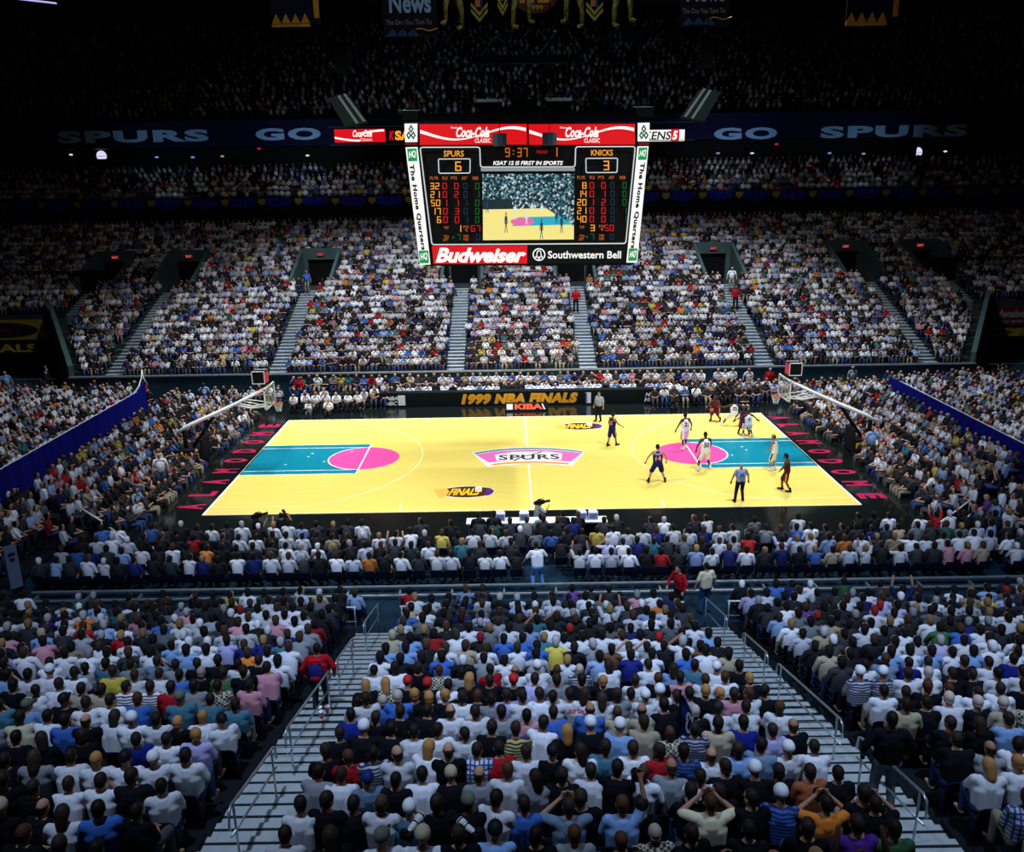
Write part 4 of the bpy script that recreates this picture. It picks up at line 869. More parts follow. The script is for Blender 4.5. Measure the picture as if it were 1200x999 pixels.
def hair_mesh(kind):
    g = G()
    if kind in ('short', 'bald'):
        g.ball((0, -.010, .028), .101, 18, 12, sc=(.86, 1.0, 1.02)); g.ball((0, -.038, -.035), .080, 14, 10, sc=(.92, .8, .8))
        me = remesh(g, 'hair', M_hair, .010, 2)
        b = bmesh.new(); b.from_mesh(me)
        cut = [v for v in b.verts if (v.co.y > .045 and v.co.z < .075-.0) or v.co.z < -.095 or (kind == 'bald' and (v.co.z > .055 or (v.co.z > .02 and v.co.y > -.0)))]
        bmesh.ops.delete(b, geom=cut, context='VERTS'); b.to_mesh(me); b.free(); return me
    if kind == 'long':
        g.ball((0, -.012, .030), .105, 18, 12, sc=(.88, 1.02, 1.02)); cone(g, (0, -.045, .03), (0, -.07, -.15), .093, .078, 16, .8)
        me = remesh(g, 'hair', M_hair, .011, 2); b = bmesh.new(); b.from_mesh(me); cut = [v for v in b.verts if v.co.y > .05 and v.co.z < .075]; bmesh.ops.delete(b, geom=cut, context='VERTS'); b.to_mesh(me); b.free(); return me
    if kind in ('cap', 'capback'):
        g.ball((0, -.005, .045), .112, 20, 12, sc=(.88, 1.04, .92)); sgn = 1 if kind == 'cap' else -1
        cone(g, (0, sgn*.09, .035), (0, sgn*.165, .022), .062, .05, 14, .18)
        me = remesh(g, 'cap', M_hair, .010, 1); b = bmesh.new(); b.from_mesh(me); cut = [v for v in b.verts if v.co.z < .012 and abs(v.co.y) < .10]; bmesh.ops.delete(b, geom=cut, context='VERTS'); b.to_mesh(me); b.free(); return me
    if kind == 'hat':
        g.ball((0, 0, .06), .105, 20, 12, sc=(.9, 1.0, .95)); g.ball((0, 0, .045), .20, 26, 8, sc=(1, 1.05, .08)); return remesh(g, 'hat', M_hair, .010, 1)
HAIR = {k: hair_mesh(k) for k in ('short', 'bald', 'long', 'cap', 'hat')}

SKIN = dict(l=(.50, .27, .17), m=(.36, .18, .11), d=(.085, .04, .025), b=(.14, .07, .04))
SHIRT = dict(w=((.74, .76, .80), None, 'white shirt'), lb=((.22, .38, .66), None, 'light blue shirt'), b=((.05, .15, .52), None, 'blue shirt'), nb=((.01, .02, .18), None, 'navy shirt'), nv=((.012, .02, .20), None, 'navy shirt'),
    k=((.008, .009, .012), None, 'black shirt'), g=((.26, .28, .30), None, 'grey shirt'), gb=((.16, .24, .34), None, 'grey-blue shirt'), r=((.42, .012, .02), None, 'red shirt'), p=((.62, .28, .34), None, 'pink shirt'),
    t=((.42, .36, .25), None, 'tan shirt'), cr=((.70, .64, .42), None, 'cream shirt'), y=((.70, .55, .08), None, 'yellow shirt'), gr=((.05, .14, .06), None, 'green shirt'), o=((.80, .25, .04), None, 'orange shirt'),
    ru=((.40, .12, .05), None, 'rust shirt'), lv=((.45, .42, .72), None, 'lavender shirt'), tl=((.06, .17, .24), None, 'teal shirt'), pu=((.10, .03, .28), None, 'purple shirt'), br=((.16, .08, .04), None, 'brown shirt'),
    sw=((.10, .11, .13), P_sw, 'white striped shirt'), st=((.40, .42, .45), P_sb, 'dark striped shirt'), sb=((.04, .12, .42), P_sb, 'blue striped shirt'), yk=((.55, .45, .08), P_sb, 'yellow striped shirt'), pl=((.62, .66, .74), P_pl, 'plaid shirt'),
    ck=((.05, .06, .05), P_ck, 'checked shirt'), dt=((.08, .12, .09), P_ck, 'dotted shirt'), sp=((.74, .76, .80), None, 'white shirt'), rw=((.60, .60, .62), None, 'white shirt'), gv=((.012, .015, .05), P_v, 'gold striped shirt'))
HC = dict(gr=('short', (.3, .3, .3), 'grey hair'), r=('cap', (.5, .02, .02), 'red cap'), d=('short', (.010, .008, .007), 'dark hair'), br=('short', (.06, .03, .015), 'brown hair'), bl=('short', (.36, .22, .08), 'blond hair'), gy=('short', (.42, .42, .42), 'grey hair'), bd=('bald', (.04, .03, .02), 'balding head'),
    ld=('long', (.016, .012, .010), 'long dark hair'), lbr=('long', (.08, .04, .02), 'long brown hair'), lbl=('long', (.38, .24, .09), 'long blond hair'), wc=('cap', (.75, .76, .78), 'white cap'), kc=('cap', (.008, .008, .01), 'black cap'),
    gc=('cap', (.12, .14, .11), 'grey cap'), tc=('cap', (.45, .38, .25), 'tan cap'), nc=('cap', (.01, .02, .14), 'navy cap'), rc=('cap', (.5, .02, .02), 'red cap'), yh=('hat', (.95, .42, .03), 'orange straw hat'), th=('hat', (.70, .58, .35), 'straw hat'))
POSES = [seated(.02), seated(.22, 'knee', 'knee'), seated(-.06, 'fold', 'fold'), seated(.05, 'lap', 'chin'), seated(.0, 'lap', 'lap', .55), seated(.06, 'lap', 'side', -.5), seated(.12, 'knee', 'lap', .2, .25)]
PROTO = []
for P in POSES:
    PROTO.append(dict(P=P, body=remesh(body_geo(P), 'body', M_skin, .0135, 1), shirt=remesh(shirt_geo(P), 'shirt', M_cloth, .016, 2), trousers=remesh(legs_geo(P), 'trousers', M_cloth, .02, 2)))
_pat = {}
def shirt_mesh(i, m):
    if m is None: return PROTO[i]['shirt']
    k = (i, m.name)
    if k not in _pat: me = PROTO[i]['shirt'].copy(); me.materials[0] = m; _pat[k] = me
    return _pat[k]
def child(root, name, me, col=None, mw=None):
    o = bpy.data.objects.new(name, me); C.objects.link(o); o.parent = root
    if mw is not None: o.matrix_local = mw
    if col: o.color = (*col, 1)
    return o
TRO = [(.02, .03, .09), (.03, .06, .16), (.012, .012, .014), (.25, .22, .15), (.06, .06, .065)]
ORD = ['zeroth', 'first', 'second', 'third', 'fourth', 'fifth', 'sixth', 'seventh', 'eighth', 'ninth', 'tenth', 'eleventh', 'twelfth', 'thirteenth', 'fourteenth', 'fifteenth', 'sixteenth', 'seventeenth', 'eighteenth', 'nineteenth', 'twentieth',
       'twenty-first', 'twenty-second', 'twenty-third', 'twenty-fourth', 'twenty-fifth']
def spectator(x, y, z, rz, pose, shirt, hair, label, group='spectators seated in the near stand', skin=None):
    o = empty('person', (x, y, z), rz, label=label, cat='person', group=group)
    sk = skin or SKIN[random.choice('llllmmmd')]; v = random.uniform(.72, 1.06); sc_, pm, _ = SHIRT[shirt]
    child(o, 'body', PROTO[pose]['body'], sk); child(o, 'shirt', shirt_mesh(pose, pm), [min(1, q*v) for q in sc_]); child(o, 'trousers', PROTO[pose]['trousers'], random.choice(TRO))
    hk, hc, _ = HC[hair]; hv = random.uniform(.8, 2.6) if hair in ('d', 'ld') else random.uniform(.8, 1.1); hc = [min(.8, q*hv*(1.25, 1, .85)[i_]) for i_, q in enumerate(hc)] if hk not in ('cap', 'hat') else hc
    child(o, 'cap' if hk == 'cap' else 'hat' if hk == 'hat' else 'hair', HAIR[hk], hc, head_matrix(POSES[pose] if pose < len(POSES) else PROTO[pose]['P']))
    s = random.uniform(1.0, 1.11); o.scale = (s, s, s); return o
# seat: navy shell on a bracket
def seat_mesh():
    g = G(); g.prism([(-.22, -.14, .45), (.22, -.14, .45), (.23, -.23, .68), (.16, -.245, .72), (-.16, -.245, .72), (-.23, -.23, .68)], (0, .03, .0))
    g.prism([(-.22, -.10, .41), (.22, -.10, .41), (.22, .22, .43), (.17, .27, .43), (-.17, .27, .43), (-.22, .22, .43)], (0, 0, .025)); g.box(-.2, -.17, -.1, .1, 0, .42); g.box(.17, .2, -.1, .1, 0, .42); return g.mesh('stadium_seat', M_seat)
M_seat = mat('seat_navy', (.003, .004, .018), .6)
SEAT = seat_mesh()
IND = [[16,-7.31,"k","br"],[16,-6.7,"k","d"],[16,-6.19,"k","d"],[16,-3.91,"rw","d"],[16,-3.25,None,None],[16,-2.58,"w","gc"],[16,-2.11,"w","tc"],[16,-1.64,"k","d"],[16,-1.17,"lb","kc"],[16,-0.66,"k","d"],[16,-0.14,None,None],[16,0.39,"k","br"],[16,0.86,"ck","gy"],[16,1.33,"k","d"],[16,2.07,None,None],[16,2.82,"k","d"],[16,3.44,"pu","d"],[16,3.91,"gr","d"],[15,-8.07,"k","tc"],[15,-7.6,"k","bd"],[15,-7.13,"w","ld"],[15,-6.66,"b","d"],[15,-6.19,"k","d"],[15,-3.91,"w","d"],[15,-3.57,"k","d"],[15,-3.17,"k","d"],[15,-2.77,"w","bd"],[15,-2.37,"tl","wc"],[15,-1.97,"k","d"],[15,-1.57,"k","gc"],[15,-1.17,"w","d"],[15,-0.78,"b","d"],[15,-0.38,"g","PH"],[15,0.01,"k","d"],[15,0.41,"lb","PH"],[15,0.8,"k","kc"],[15,1.19,"cr","PH"],[15,1.58,"k","d"],[15,1.97,"k","d"],[15,2.36,"k","d"],[15,2.75,"sb","wc"],[15,3.13,"o","PH"],[15,3.52,"k","PH"],[15,3.91,"k","d"],[15,6.19,"pl","br"],[14,-8.56,"k","d"],[14,-8.09,"k","d"],[14,-7.62,"w","d"],[14,-7.13,"w","d"],[14,-6.66,"k","d"],[14,-6.19,"w","d"],[14,-3.91,"g","d"],[14,-3.55,"w","d"],[14,-3.13,"gb","nc"],[14,-2.71,"k","d"],[14,-2.3,"w","d"],[14,-1.88,"k","tc"],[14,-1.46,"g","bd"],[14,-1.05,"w","br"],[14,-0.63,"g","ld"],[14,-0.22,"k","d"],[14,0.19,"w","d"],[14,0.61,"k","d"],[14,1.02,"w","bd"],[14,1.43,"g","bd"],[14,1.85,"w","d"],[14,2.26,"k","d"],[14,2.67,"k","wc"],[14,3.08,"k","d"],[14,3.5,"ru","d"],[14,3.91,"k","d"],[14,6.19,"w","lbl"],[14,6.66,"w","bl"],[13,-9.08,None,None],[13,-8.57,None,None],[13,-8.07,"w","d"],[13,-7.6,"w","bl"],[13,-7.13,"w","kc"],[13,-6.66,"w","wc"],[13,-6.19,"w","d"],[13,-3.91,"k","d"],[13,-3.57,"r","br"],[13,-3.17,"st","d"],[13,-2.76,"w","bd"],[13,-2.36,"w","lbl"],[13,-1.95,"k","bd"],[13,-1.54,"pl","d"],[13,-1.12,"r","d"],[13,-0.71,"w","d"],[13,-0.3,"k","kc"],[13,0.12,"w","ld"],[13,0.54,"tl","d"],[13,0.96,"w","d"],[13,1.38,"r","d"],[13,1.8,"sb","d"],[13,2.22,"w","bd"],[13,2.64,"lb","d"],[13,3.06,"gb","d"],[13,3.49,"w","wc"],[13,3.91,"w","d"],[13,6.19,"k","d"],[13,6.66,"g","bd"],[13,7.13,"w","d"],[12,-9.46,"k","d"],[12,-8.93,"k","ld"],[12,-8.27,"k","d"],[12,-7.37,"nv","d"],[12,-6.85,"w","d"],[12,-6.38,"lv","bl"],[12,-3.91,"k","d"],[12,-3.51,"k","wc"],[12,-3.07,"k","d"],[12,-2.63,"w","d"],[12,-2.2,"w","d"],[12,-1.76,"w","d"],[12,-1.32,"k","d"],[12,-0.89,"yk","d"],[12,-0.45,"w","d"],[12,-0.02,"k","lbl"],[12,0.42,"k","wc"],[12,0.86,"lb","wc"],[12,1.29,"t","d"],[12,1.73,"dt","bd"],[12,2.17,"st","d"],[12,2.6,"t","d"],[12,3.04,"nv","d"],[12,3.47,"lv","d"],[12,3.91,"k","bd"],[12,6.57,"k","d"],[12,7.09,"k","ld"],[12,7.63,"lb","d"],[11,-10.38,"g","br"],[11,-9.94,"cr","d"],[11,-9.5,"w","d"],[11,-9.07,"b","d"],[11,-8.65,"k","bd"],[11,-8.23,"w","ld"],[11,-7.82,"w","wc"],[11,-7.41,"w","d"],[11,-7.0,"k","bl"],[11,-6.6,"w","bl"],[11,-6.19,"w","kc"],[11,-3.91,"nv","d"],[11,-3.45,"k","d"],[11,-2.99,"k","d"],[11,-2.53,"k","d"],[11,-2.06,"w","bd"],[11,-1.59,"w","d"],[11,-1.13,"g","d"],[11,-0.66,"p","d"],[11,-0.19,"b","d"],[11,0.48,"b","bd"],[11,0.95,"t","bd"],[11,1.42,"t","bd"],[11,1.89,"k","d"],[11,2.36,"k","gy"],[11,2.83,"w","d"],[11,3.3,"w","d"],[11,3.91,"w","br"],[11,6.19,"t","d"],[11,6.63,"k","d"],[11,7.09,"w","gy"],[11,7.55,"k","gy"],[11,8.01,"t","gy"],[11,8.48,"ck","d"],[10,-10.83,None,None],[10,-10.32,"lb","gc"],[10,-9.59,"k","kc"],[10,-9.12,"w","d"],[10,-8.65,"w","d"],[10,-8.18,"b","br"],[10,-7.34,"tl","gc"],[10,-6.81,None,None],[10,-6.27,None,None],[10,-3.91,"w","d"],[10,-3.76,"w","d"],[10,-3.46,"b","gy"],[10,-3.15,"b","gy"],[10,-2.84,"k","bl"],[10,-2.54,"k","bl"],[10,-2.23,"k","bl"],[10,-1.93,"w","d"],[10,-1.63,"k","br"],[10,-1.33,"g","d"],[10,-1.02,"lv","d"],[10,-0.73,"w","d"],[10,-0.43,"w","d"],[10,-0.13,"w","d"],[10,0.16,"sp","d"],[10,0.46,"sp","ld"],[10,0.75,"w","ld"],[10,1.04,"g","d"],[10,1.33,"g","d"],[10,1.62,"w","wc"],[10,1.91,"w","wc"],[10,2.2,"k","d"],[10,2.48,"g","d"],[10,2.77,"k","bl"],[10,3.05,"k","bl"],[10,3.34,"p","d"],[10,3.62,"w","br"],[10,3.91,"k","d"],[10,6.19,"w","d"],[10,6.64,"k","d"],[10,7.1,"k","br"],[10,7.56,"w","br"],[10,8.03,"w","d"],[10,8.49,"w","d"],[10,8.96,"k","d"],[9,-11.15,"k","d"],[9,-10.68,"w","d"],[9,-10.21,"w","d"],[9,-9.74,"t","d"],[9,-9.27,"t","d"],[9,-8.8,"sw","d"],[9,-8.33,"sw","d"],[9,-7.86,"r","d"],[9,-7.39,"g","d"],[9,-6.92,"ck","d"],[9,-6.28,"p","d"],[9,-3.91,"k","lbl"],[9,-3.53,"ck","lbl"],[9,-3.11,"k","r"],[9,-2.68,"k","r"],[9,-2.25,"w","d"],[9,-1.81,"k","lbl"],[9,-1.37,"k","d"],[9,-0.92,"k","r"],[9,-0.47,"lv","d"],[9,-0.01,"g","d"],[9,0.45,"k","d"],[9,0.92,"k","bl"],[9,1.57,"w","d"],[9,2.04,"k","br"],[9,2.51,"p","d"],[9,2.97,"w","br"],[9,3.44,"w","br"],[9,3.91,"k","bl"],[9,6.19,"st","wc"],[9,6.64,"st","wc"],[9,7.1,"w","d"],[9,7.56,"w","gy"],[9,8.02,"k","d"],[9,8.49,"k","d"],[9,8.95,"w","d"],[9,9.42,"w","d"],[8,-11.8,"lb","d"],[8,-11.33,"w","d"],[8,-10.86,"w","wc"],[8,-10.39,"w","d"],[8,-9.49,"y","d"],[8,-9.02,"w","d"],[8,-8.55,"w","d"],[8,-8.08,"b","d"],[8,-7.61,"k","gr"],[8,-7.14,"gr","d"],[8,-6.67,"k","d"],[8,-6.2,"p","d"],[8,-3.91,"w","d"],[8,-3.44,"w","d"],[8,-2.97,"k","d"],[8,-2.5,"ck","br"],[8,-2.03,"g","d"],[8,-1.37,"r","d"],[8,-0.9,"w","bd"],[8,-0.43,"w","wc"],[8,0.04,"g","bd"],[8,0.51,"st","gy"],[8,1.15,"w","ld"],[8,2.03,"w","d"],[8,2.5,"lb","ld"],[8,2.97,"tl","d"],[8,3.44,"w","wc"],[8,3.91,"k","d"],[8,6.62,"w","d"],[8,7.09,"gb","br"],[8,7.56,"nv","d"],[8,8.03,"w","d"],[8,8.78,"k","d"],[8,9.25,"w","d"],[8,9.83,"nv","d"],[7,-12.34,"k","d"],[7,-11.39,"w","d"],[7,-10.51,"g","d"],[7,-10.03,"tl","d"],[7,-9.49,"g","d"],[7,-8.98,"gb","d"],[7,-8.51,"g","d"],[7,-8.05,"k","d"],[7,-7.58,"k","d"],[7,-7.12,"w","d"],[7,-6.65,"k","d"]]
REST = [[7,-6.19,"w","d"],[7,-3.91,"w","d"],[7,-3.45,"k","d"],[7,-2.99,"k","d"],[7,-2.52,"b","d"],[7,-2.05,"k","wc"],[7,-1.58,"g","d"],[7,-1.11,"w","d"],[7,-0.4,None,None],[7,0.3,"w","bl"],[7,1.01,None,None],[7,1.73,"nv","d"],[7,2.2,"w","d"],[7,2.97,"b","d"],[7,3.44,"w","d"],[7,3.91,"t","d"],[7,6.19,"t","d"],[7,6.64,"k","d"],[7,7.11,"k","d"],[7,7.57,"lb","d"],[7,8.04,"w","d"],[7,8.5,"lb","d"],[7,8.97,"w","d"],[7,9.44,"lb","d"],[7,9.91,"w","wc"],[7,10.42,None,None],[6,-12.92,None,None],[6,-12.41,"w","br"],[6,-11.47,"w","d"],[6,-10.97,None,None],[6,-10.47,None,None],[6,-9.96,None,None],[6,-9.46,"w","d"],[6,-8.6,"lb","d"],[6,-8.13,"w","d"],[6,-7.17,"o","bd"],[6,-6.7,"w","d"],[6,-6.23,"w","bd"],[6,-3.91,"lb","d"],[6,-3.44,"lb","d"],[6,-2.97,"k","lbr"],[6,-2.5,"w","bd"],[6,-2.03,"t","bd"],[6,-1.56,"w","bd"],[6,-0.81,"w","bd"],[6,-0.35,"b","d"],[6,0.09,"y","gy"],[6,0.53,"k","ld"],[6,0.97,"g","gy"],[6,1.4,"br","d"],[6,1.82,"w","br"],[6,2.24,"g","ld"],[6,2.66,"k","d"],[6,3.08,"w","gy"],[6,3.49,"br","d"],[6,3.91,"k","d"],[6,6.19,"k","ld"],[6,6.66,"ck","wc"],[6,7.13,"k","d"],[6,7.6,"k","bd"],[6,8.07,"w","d"],[6,8.62,None,None],[6,9.18,None,None],[6,9.73,None,None],[6,10.29,"w","d"],[6,11.0,"w","d"],[5,-13.5,None,None],[5,-12.99,None,None],[5,-12.48,"p","d"],[5,-11.79,None,None],[5,-11.11,"w","bd"],[5,-10.39,"w","d"],[5,-9.8,"k","d"],[5,-9.34,"lb","d"],[5,-8.89,"w","wc"],[5,-8.43,"w","wc"],[5,-7.98,"lv","d"],[5,-7.53,"nv","br"],[5,-7.08,"nv","bl"],[5,-6.64,"tl","gy"],[5,-6.19,"g","br"],[5,-3.91,"t","tc"],[5,-3.44,"lb","d"],[5,-2.87,None,None],[5,-2.31,"w","bd"],[5,-1.72,None,None],[5,-1.14,"b","d"],[5,-0.67,"b","d"],[5,-0.16,None,None],[5,0.34,"w","d"],[5,0.81,"w","d"],[5,1.28,"w","d"],[5,1.75,"w","br"],[5,2.22,"w","d"],[5,2.69,"w","rc"],[5,3.3,None,None],[5,3.91,"lb","d"],[5,6.23,None,None],[5,6.74,None,None],[5,7.24,None,None],[5,7.75,None,None],[5,8.25,None,None],[5,8.76,"w","d"],[5,9.67,"gr","d"],[5,10.14,"b","br"],[5,10.61,"w","d"],[5,11.11,None,None],[5,11.61,None,None],[4,-13.95,"p","d"],[4,-13.02,"lb","tc"],[4,-12.51,None,None],[4,-12.0,None,None],[4,-11.49,None,None],[4,-10.99,"r","bl"],[4,-10.45,None,None],[4,-9.92,None,None],[4,-9.39,None,None],[4,-8.85,None,None],[4,-8.32,None,None],[4,-7.79,None,None],[4,-7.26,None,None],[4,-6.72,None,None],[4,-6.19,"g","bd"],[4,-3.79,None,None],[4,-3.2,None,None],[4,-2.62,None,None],[4,-2.04,"w","d"],[4,-1.52,None,None],[4,-1.0,None,None],[4,-0.48,None,None],[4,0.04,None,None],[4,0.56,None,None],[4,1.08,None,None],[4,1.6,None,None],[4,2.12,None,None],[4,2.64,None,None],[4,3.76,None,None],[4,6.24,None,None],[4,6.75,None,None],[4,7.27,None,None],[4,7.78,None,None],[4,8.29,None,None],[4,8.8,None,None],[4,9.32,None,None],[4,9.83,None,None],[4,10.34,None,None],[4,10.85,None,None],[4,11.36,None,None],[4,11.88,None,None],[4,12.39,None,None],[3,-14.44,None,None],[3,-13.93,None,None],[3,-13.41,None,None],[3,-12.9,None,None],[3,-12.39,None,None],[3,-11.88,None,None],[3,-11.36,None,None],[3,-10.85,None,None],[3,-10.34,None,None],[3,-9.83,None,None],[3,-9.32,None,None],[3,-8.8,None,None],[3,-8.29,None,None],[3,-7.78,None,None],[3,-7.27,None,None],[3,-6.75,None,None],[3,-6.24,None,None],[3,-3.86,None,None],[3,-3.34,None,None],[3,-2.83,None,None],[3,-2.31,None,None],[3,-1.8,None,None],[3,-1.29,None,None],[3,-0.77,None,None],[3,-0.26,None,None],[3,0.26,None,None],[3,0.77,None,None],[3,1.29,None,None],[3,1.8,None,None],[3,2.31,None,None],[3,2.83,None,None],[3,3.34,None,None],[3,3.86,None,None],[3,6.24,None,None],[3,6.75,None,None],[3,7.27,None,None],[3,7.78,None,None],[3,8.29,None,None],[3,8.8,None,None],[3,9.32,None,None],[3,9.83,None,None],[3,10.34,None,None],[3,10.85,None,None],[3,11.36,None,None],[3,11.88,None,None],[3,12.39,None,None],[3,12.9,None,None],[2,-15.46,None,None],[2,-14.95,None,None],[2,-14.44,None,None],[2,-13.93,None,None],[2,-13.41,None,None],[2,-12.9,None,None],[2,-12.39,None,None],[2,-11.88,None,None],[2,-11.36,None,None],[2,-10.85,None,None],[2,-10.34,None,None],[2,-9.83,None,None],[2,-9.32,None,None],[2,-8.8,None,None],[2,-8.29,None,None],[2,-7.78,None,None],[2,-7.27,None,None],[2,-6.75,None,None],[2,-6.24,None,None],[2,-3.86,None,None],[2,-3.34,None,None],[2,-2.83,None,None],[2,-2.31,None,None],[2,-1.8,None,None],[2,-1.29,None,None],[2,-0.77,None,None],[2,-0.26,None,None],[2,0.26,None,None],[2,0.77,None,None],[2,1.29,None,None],[2,1.8,None,None],[2,2.31,None,None],[2,2.83,None,None],[2,3.34,None,None],[2,3.86,None,None],[2,6.24,None,None],[2,6.75,None,None],[2,7.27,None,None],[2,7.78,None,None],[2,8.29,None,None],[2,8.8,None,None],[2,9.32,None,None],[2,9.83,None,None],[2,10.34,None,None],[2,10.85,None,None],[2,11.36,None,None],[2,11.88,None,None],[2,12.39,None,None],[2,12.9,None,None],[2,13.41,None,None],[1,-15.97,None,None],[1,-15.46,None,None],[1,-14.95,None,None],[1,-14.44,None,None],[1,-13.93,None,None],[1,-13.41,None,None],[1,-12.9,None,None],[1,-12.39,None,None],[1,-11.88,None,None],[1,-11.36,None,None],[1,-10.85,None,None],[1,-10.34,None,None],[1,-9.83,None,None],[1,-9.32,None,None],[1,-8.8,None,None],[1,-8.29,None,None],[1,-7.78,None,None],[1,-7.27,None,None],[1,-6.75,None,None],[1,-6.24,None,None],[1,-3.86,None,None],[1,-3.34,None,None],[1,-2.83,None,None],[1,-2.31,None,None],[1,-1.8,None,None],[1,-1.29,None,None],[1,-0.77,None,None],[1,-0.26,None,None],[1,0.26,None,None],[1,0.77,None,None],[1,1.29,None,None],[1,1.8,None,None],[1,2.31,None,None],[1,2.83,None,None],[1,3.34,None,None],[1,3.86,None,None],[1,6.24,None,None],[1,6.75,None,None],[1,7.27,None,None],[1,7.78,None,None],[1,8.29,None,None],[1,8.8,None,None],[1,9.32,None,None],[1,9.83,None,None],[1,10.34,None,None],[1,10.85,None,None],[1,11.36,None,None],[1,11.88,None,None],[1,12.39,None,None],[1,12.9,None,None],[1,13.41,None,None],[1,13.93,None,None],[0,-16.49,None,None],[0,-15.97,None,None],[0,-15.46,None,None],[0,-14.95,None,None],[0,-14.44,None,None],[0,-13.93,None,None],[0,-13.41,None,None],[0,-12.9,None,None],[0,-12.39,None,None],[0,-11.88,None,None],[0,-11.36,None,None],[0,-10.85,None,None],[0,-10.34,None,None],[0,-9.83,None,None],[0,-9.32,None,None],[0,-8.8,None,None],[0,-8.29,None,None],[0,-7.78,None,None],[0,-7.27,None,None],[0,-6.75,None,None],[0,-6.24,None,None],[0,-3.86,None,None],[0,-3.34,None,None],[0,-2.83,None,None],[0,-2.31,None,None],[0,-1.8,None,None],[0,-1.29,None,None],[0,-0.77,None,None],[0,-0.26,None,None],[0,0.26,None,None],[0,0.77,None,None],[0,1.29,None,None],[0,1.8,None,None],[0,2.31,None,None],[0,2.83,None,None],[0,3.34,None,None],[0,3.86,None,None],[0,6.24,None,None],[0,6.75,None,None],[0,7.27,None,None],[0,7.78,None,None],[0,8.29,None,None],[0,8.8,None,None],[0,9.32,None,None],[0,9.83,None,None],[0,10.34,None,None],[0,10.85,None,None],[0,11.36,None,None],[0,11.88,None,None],[0,12.39,None,None],[0,12.9,None,None],[0,13.41,None,None],[0,13.93,None,None],[0,14.44,None,None]]
rowlist = {}
for q in IND+REST: rowlist.setdefault(q[0], []).append(q[1])
ks = sorted({q[0] for q in IND}); kmax = max(ks)
TXT = {(13, 's'): 'red and white lettering'}
LOG = []
for k, x, sh, hr in IND:
    ph = hr == 'PH'
    if ph: continue
    if sh is None: sh = random.choice(['k', 'nv', 'g', 'tl']); hr = random.choice(['d', 'd', 'ld', 'br'])
    row = sorted(rowlist[k])
    if x < -AX: n = sum(1 for q in row if x <= q < -AX); pos = '%s left of left stairs' % ORD[n]
    elif x > AX: n = sum(1 for q in row if AX < q <= x); pos = '%s right of right stairs' % ORD[n]
    elif x < 0: n = sum(1 for q in row if -AX < q <= x); pos = '%s right of left stairs' % ORD[n]
    else: n = sum(1 for q in row if x <= q < AX); pos = '%s left of right stairs' % ORD[n]
    lab = 'person, %s, %s, %s row from bottom, %s' % (SHIRT[sh][2], HC[hr][2], ORD[kmax-k+1], pos)
    pose = random.choices(range(7), (5, 2, 2, 1, 1.5, 1, 2))[0]
    o = spectator(x+random.uniform(-.03, .03), near_y(k)+random.uniform(-.02, .10), near_z(k), random.gauss(0, .16)-x*.012, pose, sh, hr, lab)
    if sh == 'sp':
        sm = [c_ for c_ in o.children if c_.name.startswith('shirt')][0]
        bv = BVHTree.FromPolygons([v.co for v in sm.data.vertices], [tuple(p.vertices) for p in sm.data.polygons]); g = G(); text(g, 'SPURS', (-.14, -.4, .84), (.28, 0, 0), (0, 0, .07), bold=.03)
        g.v = [tuple((bv.ray_cast(V(v), V((0, 1, 0)))[0] or V(v))-V((0, .006, 0))) for v in g.v]; q = g.build('shirt_lettering', mat('print_red', (.7, .05, .12), .8), o)
so = None
for k, x, sh, hr in IND:
    o = bpy.data.objects.new('stadium_seat', SEAT); C.objects.link(o); o.location = (x, near_y(k)-.01, near_z(k)); tag(o, 'navy plastic stadium seat with a spectator on it in the near stand', 'seat', 'stadium seats in the near stand')

# ---- photographers of the lowest visible row
def camera_prop(name, loc, rot, lens, col, label):
    o = empty(name, loc, label=label, cat='camera'); o.rotation_euler = rot
    g = G(); g.box(-.075, .075, -.05, .03, -.055, .055); g.box(-.03, .03, -.04, .02, .055, .085); g.box(.05, .085, -.04, .05, -.06, .05); g.build('body', M_black, o)
    g = G(); g.tube([(0, .03, 0), (0, .09, 0), (0, .1, 0), (0, lens*.7, 0), (0, lens*.72, 0), (0, lens, 0)], [.034, .036, .042, .045, .056, .062], 16); g.build('lens', mat(name+'_lens_%d' % int(lens*100), col, .4), o)
    g = G(); 
    for t in (.55, .9): g.tube([(0, lens*t, 0), (0, lens*t+.02, 0)], .064 if t > .7 else .048, 16)
    g.build('focus_ring', M_black, o); return o
PHP = [seated(.05, 'face', 'face', 0, 0), seated(.05, 'lap', 'up', 0, .1)]
for P in PHP: PROTO.append(dict(P=P, body=remesh(body_geo(P), 'body', M_skin, .012, 1), shirt=remesh(shirt_geo(P, .8), 'shirt', M_cloth, .016, 2), trousers=remesh(legs_geo(P), 'trousers', M_cloth, .02, 2)))
POSES += PHP
